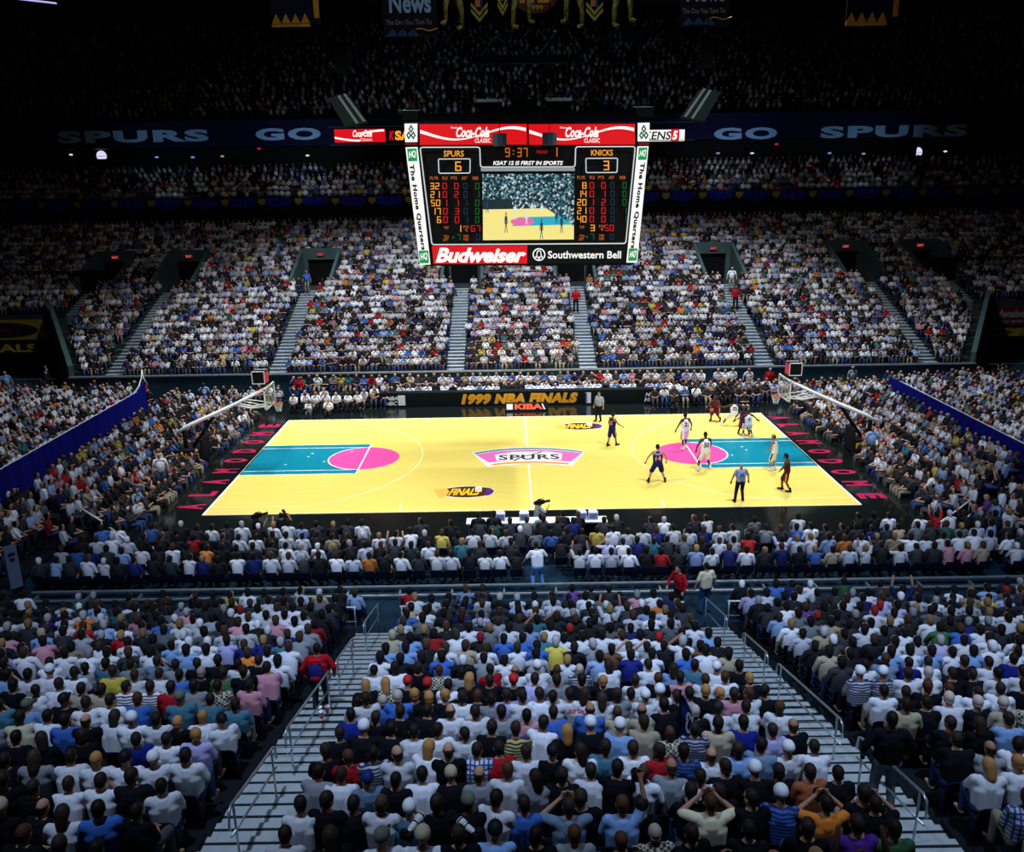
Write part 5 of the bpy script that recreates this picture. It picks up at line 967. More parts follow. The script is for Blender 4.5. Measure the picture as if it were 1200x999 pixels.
for (k, x, sh, hr, pose, lab, cl) in ((15, -.18, 'gb', 'd', 7, 'person in grey-blue shirt, elbows wide, holding a camera to the face near bottom centre', 'black camera held up by the grey-blue shirted person near bottom centre'),
        (15, .55, 'lb', 'br', 8, 'person in light blue shirt raising one arm beside the photographer at bottom centre', 'black camera held overhead by the light blue shirted person'),
        (15, 1.76, 'cr', 'br', 7, 'person in cream shirt photographing, bottom row left of the right stairs', 'black camera at the face of the cream shirted person'),
        (15, 3.35, 'o', 'd', 7, 'person in orange shirt photographing, bottom row just left of the right stairs', 'black camera at the face of the orange shirted person'),
        (15, 4.02, 'k', 'd', 7, 'person in black shirt photographing at the edge of the right stairs, bottom row', 'black camera at the face of the black shirted person by the right stairs')):
    o = spectator(x, near_y(k)-.1, near_z(k)+.02, random.gauss(0, .05), pose, sh, hr, lab, 'photographers in the bottom row', SKIN['l' if pose == 7 else 'm'])
    hp = o.location+V(POSES[pose]['head']) if pose == 7 else o.location+V(POSES[pose]['wri'][1])
    camera_prop('camera', hp+V((0, .17, .02)) if pose == 7 else hp+V((-.02, .1, .1)), (-.25, 0, 0), .16, (.01, .01, .012), cl)
camera_prop('telephoto_camera', (-2.35, -32.66, 5.52), (.1, 0, -.5), .36, (.66, .66, .62), 'camera with a long white banded lens, bottom row left of centre')
camera_prop('telephoto_camera', (-1.42, -32.66, 5.5), (.05, 0, .8), .34, (.60, .62, .62), 'camera with a fat white lens pointing left, bottom row near the centre')

# ---- standing and playing figures: each its own mesh
def figure(name, loc, rz, P, scale, skin, parts, label, hair='d', cat='person', group=None, eyes=True):
    o = empty(name, loc, rz, label=label, cat=cat, group=group); o.scale = (scale,)*3
    child(o, 'body', remesh(body_geo(P), 'body', M_skin, .0095, 2), SKIN[skin])
    for nm, geo, col, m in parts: child(o, nm, remesh(geo, nm, m or M_cloth, .013, 2), col)
    if hair: hk, hc, _ = HC[hair]; child(o, 'cap' if hk == 'cap' else 'hair', HAIR[hk], hc, head_matrix(P))
    if eyes:
        g = G(); MH = head_matrix(P)
        for s in (-1, 1): t = G(); t.ball((s*.03, .086, .012), .010, 8, 6); g.add([MH @ V(v) for v in t.v], t.f)
        t = G(); t.ball((0, .094, -.058), .012, 8, 6, sc=(1.8, .6, .35)); g.add([MH @ V(v) for v in t.v], t.f)
        g.build('eyes_and_mouth', mat('feature_dark', (.02, .01, .01), .4), o)
    return o
def number(o, s, col, size=.22, front=False, z=None, part='jersey', w_=None, zc=1.25, name='number'):
    sm = [c_ for c_ in o.children if c_.name.split('.')[0] == part][0].data
    bv = BVHTree.FromPolygons([v.co for v in sm.vertices], [tuple(p.vertices) for p in sm.polygons]); g = G(); W = w_ or size*.5*len(s)+.02; sg = 1 if not front else -1
    text(g, s, (-W/2*sg, -.6*sg, zc-size/2), (W*sg, 0, 0), (0, 0, size), bold=.03)
    out = []
    for v in g.v:
        h = bv.ray_cast(V(v), V((0, sg, 0)))[0]; out.append(tuple((h if h else V((v[0], 0, v[2])))-V((0, .008*sg, 0))))
    g.v = out; me = g.mesh(name, mat('print_%02d%02d%02d' % tuple(int(q*20) for q in col), col, .7)); child(o, name, me)
WH = (.80, .81, .84); NV = (.012, .016, .11); MA = (.16, .02, .03)
def player(loc, rz, P, scale, skin, team, num, label, hair='bd', front=False, numcol=None, zc=1.25, name=None, short=None):
    jc = WH if team == 'w' else NV
    parts = [('jersey', shirt_geo(P, 0, .92, True), jc if short is None else short, None), ('shorts', legs_geo(P, shorts=True), WH if team == 'w' else (NV if short is None else short), None), ('shoes', shoe_geo(P, True), (.75, .75, .75) if team == 'w' else (.02, .02, .02), None)]
    o = figure('player', loc, rz, P, scale, skin, parts, label, hair)
    for s in (-1, 1):
        g = G(); i = 0 if s < 0 else 1; a, b = P['hip'][i], P['knee'][i]; cone(g, a+V((s*.075, 0, .02)), a+(b-a)*.9+V((s*.075, 0, 0)), .047, .045, 8, 1); child(o, 'side_stripe', g.mesh('side_stripe', M_black if team == 'w' else M_orange, True))
    if num:
        number(o, num, numcol or ((.03, .03, .05) if team == 'w' else (.80, .30, .12)), front=front, zc=zc)
    if name: number(o, name, (.7, .7, .75), .06, front, zc=zc+.17, w_=.24, name='name_lettering')
    return o
CF = CZ+.002
hang = ((.10, 0, -.28), (.04, .07, -.25), (.10, 0, -.28), (.04, .07, -.25))
wide = ((.16, .02, -.26), (.05, .10, -.22), (.16, .02, -.26), (.05, .10, -.22))
P21 = standing(wide, ((-.12, -.12), (.14, .12)), .05)
player((8.29, .63, CF), .35, P21, 1.12, 'd', 'w', '21', 'tall player in white uniform number 21 standing at the top of the pink circle', 'd')
P50 = standing(((.14, .05, -.27), (.0, .12, -.24), (.1, .1, -.27), (.0, .14, -.22)), ((-.32, -.05), (.26, .0)), .1, .06)
player((8.59, -2.75, CF), .15, P50, 1.12, 'd', 'w', '50', 'player in white uniform number 50 at the near edge of the pink circle', 'd', zc=1.18)
P14 = standing(((.2, .06, -.24), (.06, .12, -.22), (.2, .06, -.24), (.02, .14, -.22)), ((-.36, .0), (.34, .02)), .18, .10)
player((5.98, -4.41, CF), 0., P14, 1.10, 'l', 'n', '14', 'player in navy uniform number 14, legs apart, outside the three-point line', 'd', zc=1.12, name='DUDLEY')
P20 = standing(((.1, .02, -.28), (.04, .1, -.24), (.08, .14, -.25), (.04, .22, -.14)), ((-.08, -.22), (.10, .22)), .06)
player((4.55, 1.43, CF), -.95, P20, 1.04, 'm', 'n', '20', 'player in navy and orange uniform walking near the far half of the court', 'd', zc=1.25)
P32 = standing(((.30, .1, -.12), (.22, .14, -.02), (.34, .05, -.1), (.24, .1, -.05)), ((-.62, .05), (.62, .0)), .25, .30)
player((12.0, 4.9, CF), .05, P32, 1.06, 'd', 'w', '32', 'player in white uniform number 32 crouching wide in defence near the far sideline', 'd', zc=.98)
PB = standing(((.12, .14, -.22), (.02, .2, -.1), (.12, .18, -.20), (.02, .24, -.08)), ((-.26, .0), (.22, .2)), .45, .20)
player((11.25, 6.1, CF), 2.6, PB, 1.02, 'd', 'n', None, 'player in dark maroon uniform bent forward with the ball by the far sideline', 'bd', short=MA)
P6 = standing(((.26, .06, -.16), (.18, .10, -.12), (.24, .06, -.18), (.14, .16, -.14)), ((-.26, .0), (.3, .05)), .2, .16)
player((12.17, 2.55, CF), .1, P6, .98, 'd', 'w', '6', 'player in white uniform number 6 with back turned, far side of the teal lane', 'bd', zc=1.08)
player((12.1, 3.35, CF), 2.9, standing(((.32, .1, -.16), (.22, .1, -.16), (.2, .1, -.2), (.1, .16, -.18)), ((-.34, .0), (.22, .0)), .25, .18), 1.0, 'd', 'n', None, 'player in dark uniform and blue headband facing the number 6 player', 'nc', short=(.10, .02, .10))
P17 = standing(((.08, .06, -.27), (.02, .16, -.22), (.08, .02, -.28), (.02, .12, -.24)), ((-.12, .05), (.10, -.05)), .1)
player((11.89, -2.98, CF), .9, P17, 1.03, 'm', 'w', None, 'player in white uniform with black side stripe standing in the teal lane near the baseline', 'bd')
PD = standing(((.04, .1, -.27), (-.1, .14, -.18), (.04, .1, -.27), (-.1, .14, -.18)), ((-.1, -.18), (.1, .2)), .12, .03, 0, .35)
player((11.61, -5.8, CF), 1.1, PD, 1.02, 'b', 'n', None, 'player in dark maroon uniform looking down, between the referee and the near corner', 'd', short=(.10, .018, .02))
g = G(); g.ball((0, 0, 0), .121, 20, 14); bo = g.build('basketball', noisy(mat('ball_leather', rough=.6), (.40, .13, .04), (.5, .17, .06), (20, 20, 20)), None, True); bo.location = (10.95, 5.95, .72); tag(bo, 'orange basketball low beside the bent player at the far sideline', 'ball')
def referee(loc, rz, P, label, num=None, skin='l', hair='gy'):
    o = figure('referee', loc, rz, P, 1.0, skin, [('shirt', shirt_geo(P, .8), (.30, .36, .50), None), ('trousers', legs_geo(P), (.012, .012, .014), None), ('shoes', shoe_geo(P), (.01, .01, .01), None)], label, hair)
    g = G(); g.tube([(P['pelvis'].x+.17*math.cos(a), P['pelvis'].y+.125*math.sin(a), P['pelvis'].z+.02) for a in np.linspace(0, 2*PI, 20)], .016, 6); child(o, 'belt', g.mesh('belt', M_black, True))
    if num: number(o, num, (.08, .10, .25), .16, part='shirt', zc=1.28)
PR = standing(((.14, .0, -.26), (.06, .04, -.22), (.14, .0, -.26), (.04, .04, -.22)), ((-.24, -.08), (.16, .02)), .03)
referee((9.17, -7.0, CF), .1, PR, 'referee in grey-blue shirt and black trousers standing inside the near sideline', '24', 'm', 'gy')
referee((4.38, 6.33, CF), 2.4, standing(hang, ((-.12, 0), (.14, .1)), .0), 'referee in pale shirt and black trousers standing on the far sideline', None, 'l', 'br')
def stander(loc, rz, P, sh, tr, label, skin='l', hair='d', sleeve=.8, sc=1.0, shorts=False):
    col, pm, _ = SHIRT[sh]; return figure('person', loc, rz, P, sc, skin, [('shirt', shirt_geo(P, sleeve), col, pm), ('trousers', legs_geo(P, shorts=shorts), tr, None), ('shoes', shoe_geo(P), (.02, .02, .02), None)], label, hair)
DN = (.02, .06, .16)
stander((-5.35, -24.9, near_z(6)-.01), .1, standing(((.16, .0, -.26), (-.02, .1, -.2), (.16, 0, -.26), (-.02, .1, -.2)), ((-.14, 0), (.14, .05)), .05), 'r', (.02, .03, .04), 'usher in red jacket and dark trousers standing on the left stairs', 'm', 'd', 1.9)
o = empty('backpack', (-5.35, -25.14, near_z(6)+1.12), label='blue and red backpack on the red-clad usher on the left stairs', cat='backpack'); g = G(); g.ball((0, 0, .12), .2, 14, 10, sc=(.85, .5, 1.25)); g.build('sack', mat('pack_blue', (.02, .02, .16), .8), o, True); g = G(); g.prism([(-.16, -.04, .34), (.16, -.04, .34), (.13, -.04, .42), (-.13, -.04, .42)], (0, .1, 0)); g.ball((0, -.06, .0), .11, 10, 8, sc=(1, .4, .7)); g.build('flap', M_red, o)
stander((5.4, -16.85, .0), .3, standing(((.12, .0, -.27), (.04, .08, -.24), (.12, .0, -.27), (.04, .14, -.2)), ((-.14, 0), (.14, .0))), 'cr', DN, 'person in pale shirt and blue jeans standing at the foot of the right stairs', 'l', 'd')
stander((4.55, -16.9, .0), 2.2, standing(((.14, .02, -.26), (-.02, .1, -.2), (.12, .1, -.26), (-.06, .16, -.16)), ((-.14, 0), (.16, .1)), .15), 'r', (.01, .012, .02), 'person in dark red jacket leaning beside the foot of the right stairs', 'l', 'd', 1.9)
stander((-.02, -14.95, .0), .2, standing(((.16, .06, -.24), (.06, .14, -.18), (.18, .06, -.24), (.04, .16, -.18)), ((-.16, 0), (.22, .15)), .3, .08), 'w', (.10, .26, .60), 'person in white tee with gold print and light jeans stepping past the courtside chairs', 'l', 'd')
stander((5.05, -30.35, near_z(13)), -.1, standing(((.16, .0, -.25), (-.02, .1, -.2), (.16, 0, -.25), (-.02, .1, -.2)), ((-.14, 0), (.14, .0))), 'k', (.10, .13, .14), 'person in black jacket and grey trousers standing on the right stairs near the bottom', 'd', 'd', 1.9, 1.04)
stander((-21.6, 7.98, .0), -1.2, standing(), 'r', (.02, .02, .03), 'usher in red jacket standing before the left blue partition', 'l', 'gy', 1.9)
stander((4.1, fy(9), fz(9)+.02), PI, standing(), 'r', (.01, .012, .02), 'usher in red top on the far stairs right of the scoreboard centre, upper part', 'm', 'd', 1.9)
stander((15.9, fy(9), fz(9)+.02), PI, standing(), 'r', (.01, .012, .02), 'usher in red top on the far stairs right of the scoreboard, near its top', 'm', 'd', 1.9)
stander((-14.6, 11.9, .01), 2.9, standing(((.12, .06, -.24), (-.06, .16, -.14), (.12, .06, -.24), (-.06, .16, -.14)), ((-.14, 0), (.14, .0))), 'r', (.03, .03, .04), 'person in dark red top standing behind the left team bench corner', 'm', 'd', 1.9)
stander((16.2, 12.2, .01), 3.1, standing(hang), 'r', (.03, .03, .04), 'usher in red jacket standing below the far stand at the right bench corner', 'l', 'gy', 1.9)
# camera operators at the near sideline
def operator(x, y, rz, label, tripod=False):
    P = standing(((.16, .14, -.14), (-.06, .16, .14), (.20, .12, -.12), (-.06, .14, .16)), ((-.16, -.1), (.16, .05)), .15, .52)
    o = stander((x, y, .012), rz, P, 'g' if x > -1 else 'k', (.02, .02, .03), label, 'm', 'd'); hp = V((x, y, .012))+Matrix.Rotation(rz, 3, 'Z') @ P['head']
    c_ = empty('video_camera', hp+Matrix.Rotation(rz, 3, 'Z') @ V((.15, 0, .03)), rz, label='black shoulder video camera of the %s' % label[:label.index(' at ')], cat='video camera')
    g = G(); g.box(-.05, .05, -.25, .12, -.06, .10); g.box(-.045, .045, -.33, -.25, -.04, .07); g.build('body', M_black, c_); g = G(); g.tube([(0, .12, .02), (0, .16, .02), (0, .32, .02), (0, .36, .02)], [.045, .05, .05, .065], 12); g.build('lens', M_dark, c_); g = G(); g.tube([(0, -.2, .1), (0, -.15, .16), (0, .05, .16), (0, .1, .1)], .012, 6); g.build('handle', M_dark, c_)
operator(.15, -9.6, -1.2, 'kneeling camera operator in grey at the near end of the halfway line')
operator(-11.1, -10.6, -.9, 'kneeling camera operator in black at the near left part of the sideline')
operator(-10.0, -10.7, .4, 'second kneeling camera operator at the near left sideline')
# near scorers' table
o = empty('scorers_table', (-.1, -10.5, 0), label='white courtside table with small monitors at the halfway line', cat='table')
g = G(); g.box(-2.6, 3.0, -.3, .3, .72, .76); g.build('table_top', M_white, o); g = G(); g.box(-2.6, 3.0, .27, .3, .05, .72); g.build('skirt', M_navy, o); g = G()
for x in (-2.5, 0, 2.9): g.box(x-.02, x+.02, -.28, -.24, 0, .72)
g.build('leg', M_rail, o)
for x in (-1.35, -.4, 1.9, 2.35):
    o = empty('monitor', (x, -10.5, .76), label='small pale monitor on the white courtside table, %s' % {-1.35: 'leftmost', -.4: 'second from the left', 1.9: 'third from the left', 2.35: 'rightmost'}[x], cat='monitor')
    g = G(); g.prism([(-.19, .1, 0), (-.15, .3, 0), (.15, .3, 0), (.19, .1, 0), (.19, -.1, 0), (-.19, -.1, 0)], (0, 0, .3)); g.build('case', mat('monitor_case', (.55, .56, .58), .5), o); g = G(); g.box(-.15, .15, -.115, -.1, .05, .26); g.build('screen', emis('monitor_blue', (.08, .10, .30), .8), o)

# a furled navy flag standing among the near seats, and snacks on the left stairs
o = empty('flag', (1.95, near_y(12)+.3, near_z(12)), label='furled navy flag with white letters on a pole among the near seats', cat='flag')
g = G(); g.tube([(0, 0, 0), (0, 0, 1.75)], .016, 8); g.ball((0, 0, 1.77), .03, 8, 6); g.build('pole', M_dark, o)
g = G(); vs = []
for i in range(13):
    z = 1.7-.09*i; w_ = .10+.24*math.sin(min(1, i/9)*PI/2)*(1 if i < 10 else .8)
    vs += [(.01, 0, z), (w_*.5, .05*math.sin(i), z-.02), (w_, .03*math.cos(i*1.3), z-.10)]
F = []
for i in range(12): F += [(3*i, 3*i+3, 3*i+4, 3*i+1), (3*i+1, 3*i+4, 3*i+5, 3*i+2)]
g.add(vs, F); fo = g.build('cloth', mat('flag_navy', (.012, .018, .09), .8), o, True); fo.modifiers.new('s', 'SOLIDIFY').thickness = .006
g = G(); text(g, '7CS', (.10, -.07, .78), (.0, 0, .62), (.14, 0, 0), (0, -.004, 0), bold=.03); g.build('lettering', mat('flag_white', (.5, .52, .58), .8), o)
for i, (dx, dy) in enumerate(((0, 0), (.16, .03), (.07, -.16))):
    o = empty('paper_cup', (-5.2+dx, near_y(8)+.3+dy, near_z(8)-.0), label='red and white paper cup on the left stairs below the usher, %s' % ('leftmost', 'rightmost', 'nearest the rail foot')[i], cat='cup', group='paper cups on the left stairs')
    g = G(); g.tube([(0, 0, 0), (0, 0, .16)], [.04, .055], 14); g.build('cup', noisy(mat('cup_paper', rough=.6), (.8, .78, .76), (.6, .05, .06), (12, 12, 2)), o); g = G(); g.tube([(0, 0, .16), (0, 0, .172)], .058, 14); g.build('lid', M_white, o)

# ------------------------------------------------------------------ the crowd: every spectator beyond the nearest ones, one object
def lowcap(n, p0, p1, r0, r1, flat=1., fine=False):
    p0, p1 = np.array(p0, float), np.array(p1, float); d = p1-p0; L = np.linalg.norm(d); d = d/L
    a = np.array((0, 1., 0)) if abs(d[1]) < .9 else np.array((1., 0, 0)); u = np.cross(d, a); u /= np.linalg.norm(u); v = np.cross(d, u)
    RG = ((p0-d*r0*.66, r0*.75), (p0, r0), (p1, r1), (p1+d*r1*.66, r1*.75)) if fine else ((p0, r0), (p1, r1)); NR_ = len(RG)
    vs = [p0-d*r0*(1 if fine else .8)]
    for c, r in RG:
        for k in range(n): vs.append(c+(u*math.cos(2*PI*k/n)+v*math.sin(2*PI*k/n)*flat)*r)
    vs.append(p1+d*r1*(1 if fine else .8)); f = []
    for k in range(n): k1 = (k+1) % n; f.append((0, 1+k1, 1+k, -1)); f += [(1+j*n+k, 1+j*n+k1, 1+(j+1)*n+k1, 1+(j+1)*n+k) for j in range(NR_-1)]; f.append((1+(NR_-1)*n+k, 1+(NR_-1)*n+k1, 1+NR_*n, -1))
    return np.array(vs), f
def low_person(P, lod):
    """parts: 0 skin, 1 shirt, 2 trousers, 3 hair"""
    n = (9, 6, 5, 4)[lod]; fn = lod == 0; L = []
    mh = head_matrix(P); H = np.array(mh @ V((0, 0, .0)))
    L.append((0, lowcap(n+1, mh @ V((0, .015, -.06)), mh @ V((0, .01, .05)), .075, .085, 1., fn))); L.append((3, lowcap(n+1, mh @ V((0, -.04, -.04)), mh @ V((0, -.02, .045)), .078, .094, 1., fn)))
    if lod < 3: L.append((1, lowcap(n+1, P['pelvis']+V((0, 0, .02)), P['chest']+V((0, 0, .03)), .17, .20, .74, fn))); L.append((1, lowcap(n, P['sh'][0]*.82+P['sh'][1]*.18, P['sh'][1]*.82+P['sh'][0]*.18, .088, .088, 1., fn))); L.append((0, lowcap(4, P['neck']-V((0, 0, .04)), P['neck']+V((0, 0, .06)), .065, .055)))
    else: L.append((1, lowcap(n+1, P['pelvis'], P['chest']+V((0, 0, .1)), .17, .20, .7)))
    for i in range(2):
        if lod < 2: L.append((1, lowcap(n-1, P['sh'][i], P['elb'][i], .068, .056, 1., fn))); L.append((0, lowcap(n-1, P['elb'][i], P['wri'][i]+(P['wri'][i]-P['elb'][i])*.3, .042, .03)))
        elif lod == 2: L.append((1 if i else 1, lowcap(4, P['sh'][i], P['elb'][i], .06, .05))); L.append((0, lowcap(4, P['elb'][i], P['wri'][i], .045, .04)))
        if lod < 3: L.append((2, lowcap(n-1, P['hip'][i], P['knee'][i], .09, .07)))
        if lod < 3: L.append((2, lowcap(max(4, n-2), P['knee'][i], P['ankle'][i], .068, .05)))
    if lod == 3: L.append((2, lowcap(4, P['pelvis'], (P['knee'][0]+P['knee'][1])/2, .15, .14)))
    if lod < 2:
        for i in range(2): L.append((2, lowcap(4, P['ankle'][i]-V((0, .03, .03)), P['ankle'][i]+V((0, .15, -.04)), .045, .04)))
    V_, F_, part = [], [], []; o = 0
    for p, (v, f) in L: V_.append(v); F_ += [tuple(q+o if q >= 0 else -1 for q in ff) for ff in f]; part += [p]*len(v); o += len(v)
    return np.concatenate(V_), np.array(F_), np.array(part)
LP = POSES[:7]+[seated(.1, 'up', 'up'), seated(.05, 'face', 'fold')]
STD = standing()
LOW = {(i, l): low_person(P, l) for i, P in enumerate(LP) for l in range(4)}
for l in range(4): LOW[(9, l)] = low_person(STD, l)
crowd = []    # x, y, z, yaw, pose, lod, shirt, hair, skin, trousers
SC = [((.78, .79, .82), 44), ((.52, .55, .60), 9), ((.30, .42, .66), 8), ((.06, .15, .45), 5), ((.012, .02, .12), 6), ((.012, .013, .015), 14), ((.16, .18, .19), 6), ((.42, .015, .02), 3.2), ((.65, .50, .10), 2), ((.04, .11, .07), 1.5),
      ((.04, .17, .20), 1.5), ((.42, .34, .22), 4), ((.68, .30, .36), 2.2), ((.16, .07, .28), .9), ((.70, .22, .05), 1.0), ((.50, .46, .70), 3)]
HCN = [((.010, .008, .007), 58), ((.06, .03, .015), 20), ((.34, .20, .08), 9), ((.4, .4, .4), 7), ((.75, .76, .78), 5), ((.4, .02, .02), 1)]
def pick(T): return np.array(random.choices([t[0] for t in T], [t[1] for t in T])[0])*random.uniform(.55, 1.08)
SKL = [SKIN['l'], SKIN['l'], SKIN['m'], SKIN['m'], SKIN['d']]
def addp(x, y, z, yaw, lod, shirt=None, hair=None, pose=None, trous=None, dark=0.):
    if pose is None: pose = random.choices(range(9), (5, 2.5, 2, 1, 1.2, 1.2, 2.5, .15, .3))[0]
    sh = np.array(SHIRT[shirt][0]) if shirt else (np.array((.012, .013, .015))*random.uniform(.6, 3) if random.random() < dark else pick(SC)); hr = np.array(HC[hair][1]) if hair and hair in HC else pick(HCN)
    crowd.append((x, y, z, yaw, pose, lod, sh, hr, np.array(random.choice(SKL)), np.array(trous or random.choice(TRO))))
ctr = (0, 0)
def toward(x, y, tx=0, ty=0): return math.atan2(-(tx-x), ty-y)
seats = []    # x, y, z, yaw
for k, x, sh, hr in REST: addp(x, near_y(k), near_z(k), random.gauss(0, .1)-x*.012, 0, sh, hr if hr != 'PH' else None, dark=.45); seats.append((x, near_y(k), near_z(k), 0))
for k in range(24):
    x = -25.5
    while x < 25.5:
        if abs(abs(x)-AX) > .95 and min([abs(x-q) for q in rowlist.get(k, [])]+[9]) > .47: addp(x, near_y(k)+.03, near_z(k), random.gauss(0, .1), 0, dark=.45); seats.append((x, near_y(k), near_z(k), 0)); x += .42
        x += .1
# chairs on the floor in front of the near stand
x = -24.0
while x < 24:
    if not (-.7 < x < .9 or abs(abs(x)-AX) < .8) and random.random() < .62: addp(x, -17.35, 0, random.gauss(0, .2), 0, dark=.45); seats.append((x, -17.35, 0, 0))
    x += random.uniform(.52, .62)
# courtside block facing the court
for r, y in enumerate((-11.75, -12.75, -13.7, -14.6)):
    x = -16.6-.3*r
    while x < 19.0:
        skip = (r == 0 and random.random() < .25) or (abs(x-.1) < .5 and r > 1) or random.random() < .06
        if not skip: addp(x, y+random.uniform(-.05, .05), 0, random.gauss(0, .2), 0, dark=.22+.12*(r == 0)); seats.append((x, y, 0, 0))
        x += random.uniform(.52, .64)
for x in (-2.2, -1.6, .25, 1.1, 1.7): addp(x, -11.15, 0, 0, 0, 'k' if x != .25 else 'g'); seats.append((x, -11.15, 0, 0))
# end seats on the floor, facing the court from both ends
for s in (-1, 1):
    for r in range(5 if s < 0 else 6):
        X = s*(18.3+.82*r)-(0 if s < 0 else .9); y = -14.3+.35*r if r > 1 else -11.5
        while y < 9.6-.1*r:
            diag = abs(y-(-10.2+.55*r)) < .45
            if not diag and random.random() > .04: addp(X+random.uniform(-.06, .06), y, .13*r, toward(X, y, 0, y*.35)+random.gauss(0, .2), 1 if y > -5 else 0, dark=.12); seats.append((X, y, .13*r, toward(X, y, 0, y)))
            y += random.uniform(.54, .64)
    # press and photographers sitting on the black floor
    for X, dk in ((16.75, .8), (17.45, .75)):
        y = -9.0
        while y < 8.5:
            if abs(y) > 1.2 and random.random() < .85: addp(s*X, y, -.28, toward(s*X, y, 0, y*.5)+random.gauss(0, .3), 1, dark=dk)
            y += random.uniform(.55, .8)
    # raised end stands beyond the blue partitions
    for r in range(24):
        X = s*(24.9+.85*r)-(0 if s < 0 else .9); z = .2+.012*r; y = -13
        while y < 12.6:
            if random.random() > .06 and not (abs(y-4.5) < .0): addp(X, y, z, toward(X, y, 0, 0)+random.gauss(0, .25), 1 if r < 8 else 2, dark=.05); seats.append((X, y, z, toward(X, y, 0, y)))
            y += random.uniform(.52, .62)
# steps of the end floor seats (rows rise a little)
for s in (-1, 1):
    g = G()
    for r in range(1, 6): X = s*(18.3+.82*r)-(0 if s < 0 else .9); x0, x1 = sorted((X-s*.4, X+s*.45+(s*0))); g.box(x0, x1, -14.6+.35*r, 9.8, 0, .13*r)
    struct('floor_end_risers', g, M_dark)
# far side: press row, second row, team benches
def row(x0, x1, y, z, lod, step=(.52, .62), p=.95, yaw=PI, **kw):
    x = x0
    while x < x1:
        if random.random() < p: addp(x, y+random.uniform(-.04, .04), z, yaw+random.gauss(0, .2), lod, **kw); seats.append((x, y, z, yaw))
        x += random.uniform(*step)
for x in np.arange(-7.3, 7.8, .55): addp(x, 11.35, 0, PI+random.gauss(0, .2), 1, shirt=random.choices(['w', 'lb', 'k', 'g'], (7, 1, 2, 1))[0]); seats.append((x, 11.35, 0, PI))
row(-15, 15, 12.2, .48, 1, (.48, .55), .98, dark=.2); row(-9, 9, 11.75, .1, 1, (.5, .6), .6, dark=.3)
g = G(); g.box(-15.3, 15.3, 11.85, 12.75, 0, .48); struct('floor_press_riser', g, M_dark)
row(-14.6, -8.6, 10.55, 0, 1, (.6, .68), shirt=None, dark=.2); row(-14.4, -10.2, 9.5, 0, 1, (.62, .7), shirt='w', trous=(.012, .012, .014)); row(-9.6, -7.9, 11.2, 0, 1, dark=.9)
row(8.2, 15.3, 9.7, 0, 1, (.6, .7), dark=.85); row(9.0, 16.5, 10.6, 0, 1, dark=.7); row(8.2, 17, 11.4, 0, 1, dark=.4)
row(17, 24, 10.6, 0, 1, dark=.3); row(17, 23, 11.5, 0, 1, dark=.3); row(-24, -15.3, 10.8, 0, 1, dark=.2, p=.5); row(-20, -15.3, 11.7, 0, 1, dark=.2, p=.7)
for i, (x, y) in enumerate(((-13.3, 8.75), (-12.1, 8.7), (9.3, 8.9), (13.6, 8.6))): addp(x, y, -.25, PI, 1, 'w' if i < 2 else 'k')
# far lower bowl
for k in range(NROW):
    Y, z = fy(k), fz(k); X = bowl_limits(Y)-.6; X = min(X, 50); x = -X
    lod = 2
    while x < X:
        ia = min(abs(x-a) for a in FA); w_ = 1.9 if VOM[0] <= k < VOM[1] else (.74 if k < VOM[0] else .0)
        if ia > w_ and random.random() < .965: addp(x, Y+.42, z, PI-toward(x, Y)*0+math.atan2(x, Y+14)*-.0+random.gauss(0, .25)+(-x*.012), lod, dark=.16); seats.append((x, Y+.42, z, PI))
        x += random.uniform(.42, .48)
# club level and upper deck
for k in range(6):
    x = -52
    while x < 52:
        if random.random() < .85: addp(x, CY0+.6+CT*k, CZ0+CR*k, PI+random.gauss(0, .2), 2 if k < 3 else 3, dark=.05)
        x += random.uniform(.5, .58)
for k in range(22):
    x = -55
    while x < 55:
        if random.random() < .72: addp(x, UY0+UT*k+.4, UZ0+UR*k, PI+random.gauss(0, .2), 3, dark=.35)
        x += random.uniform(.52, .62)
# a few people standing behind the barriers and on the aisles
for x, y, z, sh in ((-33.5, 16.6, 0, 'w'), (-30.6, 16.4, 0, 'w'), (-29.4, 16.9, 0, 'k'), (-27.4, 16.3, 0, 'w'), (30.5, 16.4, 0, 'w'), (32.2, 16.8, 0, 'r'), (28.2, 16.3, 0, 'r'), (-34.4, 13.2, .2, 'lb'), (-20.2, 10.2, 0, 'lb'), (21.5, 11.9, 0, 'g'), (-16.4, fy(13), fz(13), 'b'), (16.2, fy(12), fz(12), 'w'),
                    (16.9, -2.2, 0, 'lb'), (-17.2, -4.5, 0, 'w')):
    addp(x, y, z, PI+random.gauss(0, .4), 1, sh, pose=9)

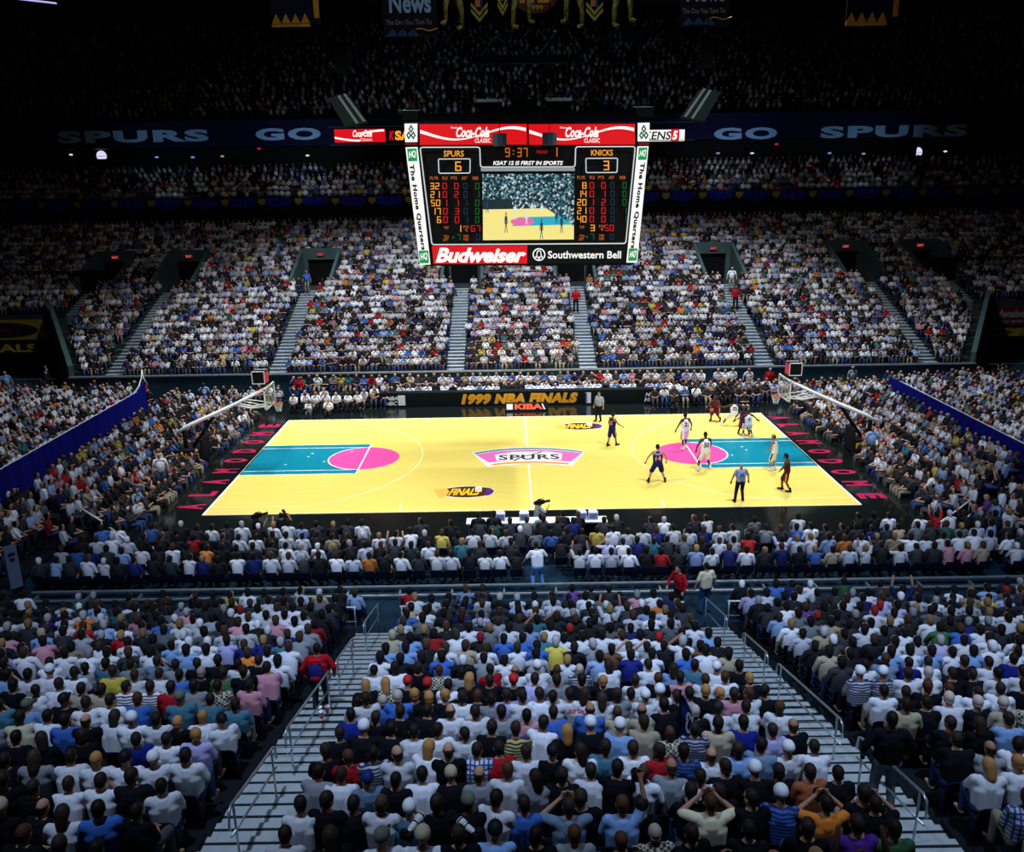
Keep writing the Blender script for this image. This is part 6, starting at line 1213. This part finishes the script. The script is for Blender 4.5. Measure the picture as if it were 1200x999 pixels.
def build_crowd(crowd):
    VV, CC, LT, LI = [], [], [], []; off = 0
    tri, quad_ = [], []
    for x, y, z, yaw, pose, lod, sh, hr, sk, tr in crowd:
        v, f, part = LOW[(pose, lod)]; s = random.uniform(1.0, 1.12)*(.92 if lod >= 2 else 1); c_, s_ = math.cos(yaw)*s, math.sin(yaw)*s
        VV.append(np.stack([v[:, 0]*c_-v[:, 1]*s_+x, v[:, 0]*s_+v[:, 1]*c_+y, v[:, 2]*s+z], 1)); pal = np.stack([sk, sh, tr, hr]); CC.append(pal[part])
        ff = f.copy(); m3 = ff[:, 3] < 0; ff = ff+off; tri.append(ff[m3][:, :3]); quad_.append(ff[~m3]); off += len(v)
    V_ = np.concatenate(VV).astype(np.float32); Cc = np.concatenate(CC).astype(np.float32); T = np.concatenate(tri); Q = np.concatenate(quad_)
    me = bpy.data.meshes.new('crowd'); me.vertices.add(len(V_)); me.vertices.foreach_set('co', V_.ravel())
    me.loops.add(T.size+Q.size); me.loops.foreach_set('vertex_index', np.concatenate([T.ravel(), Q.ravel()]).astype(np.int32))
    me.polygons.add(len(T)+len(Q)); st = np.concatenate([np.arange(len(T))*3, len(T)*3+np.arange(len(Q))*4]).astype(np.int32); me.polygons.foreach_set('loop_start', st)
    me.polygons.foreach_set('use_smooth', np.ones(len(T)+len(Q), bool))
    me.update(calc_edges=True); a = me.color_attributes.new('tint', 'FLOAT_COLOR', 'POINT'); a.data.foreach_set('color', np.concatenate([np.clip(Cc, 0, 1), np.ones((len(Cc), 1), np.float32)], 1).ravel())
    m = mat('crowd_cloth', rough=.8, spec=.2); N, L, b = nodes(m); at = N.new('ShaderNodeAttribute'); at.attribute_name = 'tint'; L.new(at.outputs['Color'], b.inputs['Base Color']); me.materials.append(m)
    o = bpy.data.objects.new('crowd', me); C.objects.link(o); return o
co = build_crowd(crowd); tag(co, 'crowd of seated spectators filling the arena stands and courtside rows beyond the nearest rows', 'crowd', kind='stuff')
print('CROWD', len(crowd), len(co.data.vertices))
# their seats, one object
sv = []; sf = []
S0 = np.array([(-.22, -.15, .42), (.22, -.15, .42), (.22, -.24, .72), (-.22, -.24, .72), (-.22, -.19, .42), (.22, -.19, .42), (.22, -.28, .72), (-.22, -.28, .72), (-.22, .24, .42), (.22, .24, .42), (.22, .24, .38), (-.22, .24, .38), (.22, -.15, .38), (-.22, -.15, .38)])
F0 = np.array([(0, 1, 2, 3), (7, 6, 5, 4), (3, 2, 6, 7), (1, 5, 6, 2), (4, 0, 3, 7), (0, 8, 9, 1), (8, 11, 10, 9), (13, 12, 10, 11)])
off = 0
for x, y, z, yaw in seats:
    c_, s_ = math.cos(yaw), math.sin(yaw); sv.append(np.stack([S0[:, 0]*c_-S0[:, 1]*s_+x, S0[:, 0]*s_+S0[:, 1]*c_+y, S0[:, 2]+z], 1)); sf.append(F0+off); off += len(S0)
sv = np.concatenate(sv); sf = np.concatenate(sf); me = bpy.data.meshes.new('stadium_seating'); me.from_pydata(sv.tolist(), [], sf.tolist()); me.materials.append(M_seat); me.update()
o = bpy.data.objects.new('stadium_seating', me); C.objects.link(o); tag(o, 'dark seats under the crowd across the far stands, ends and courtside rows', 'seating', kind='stuff')
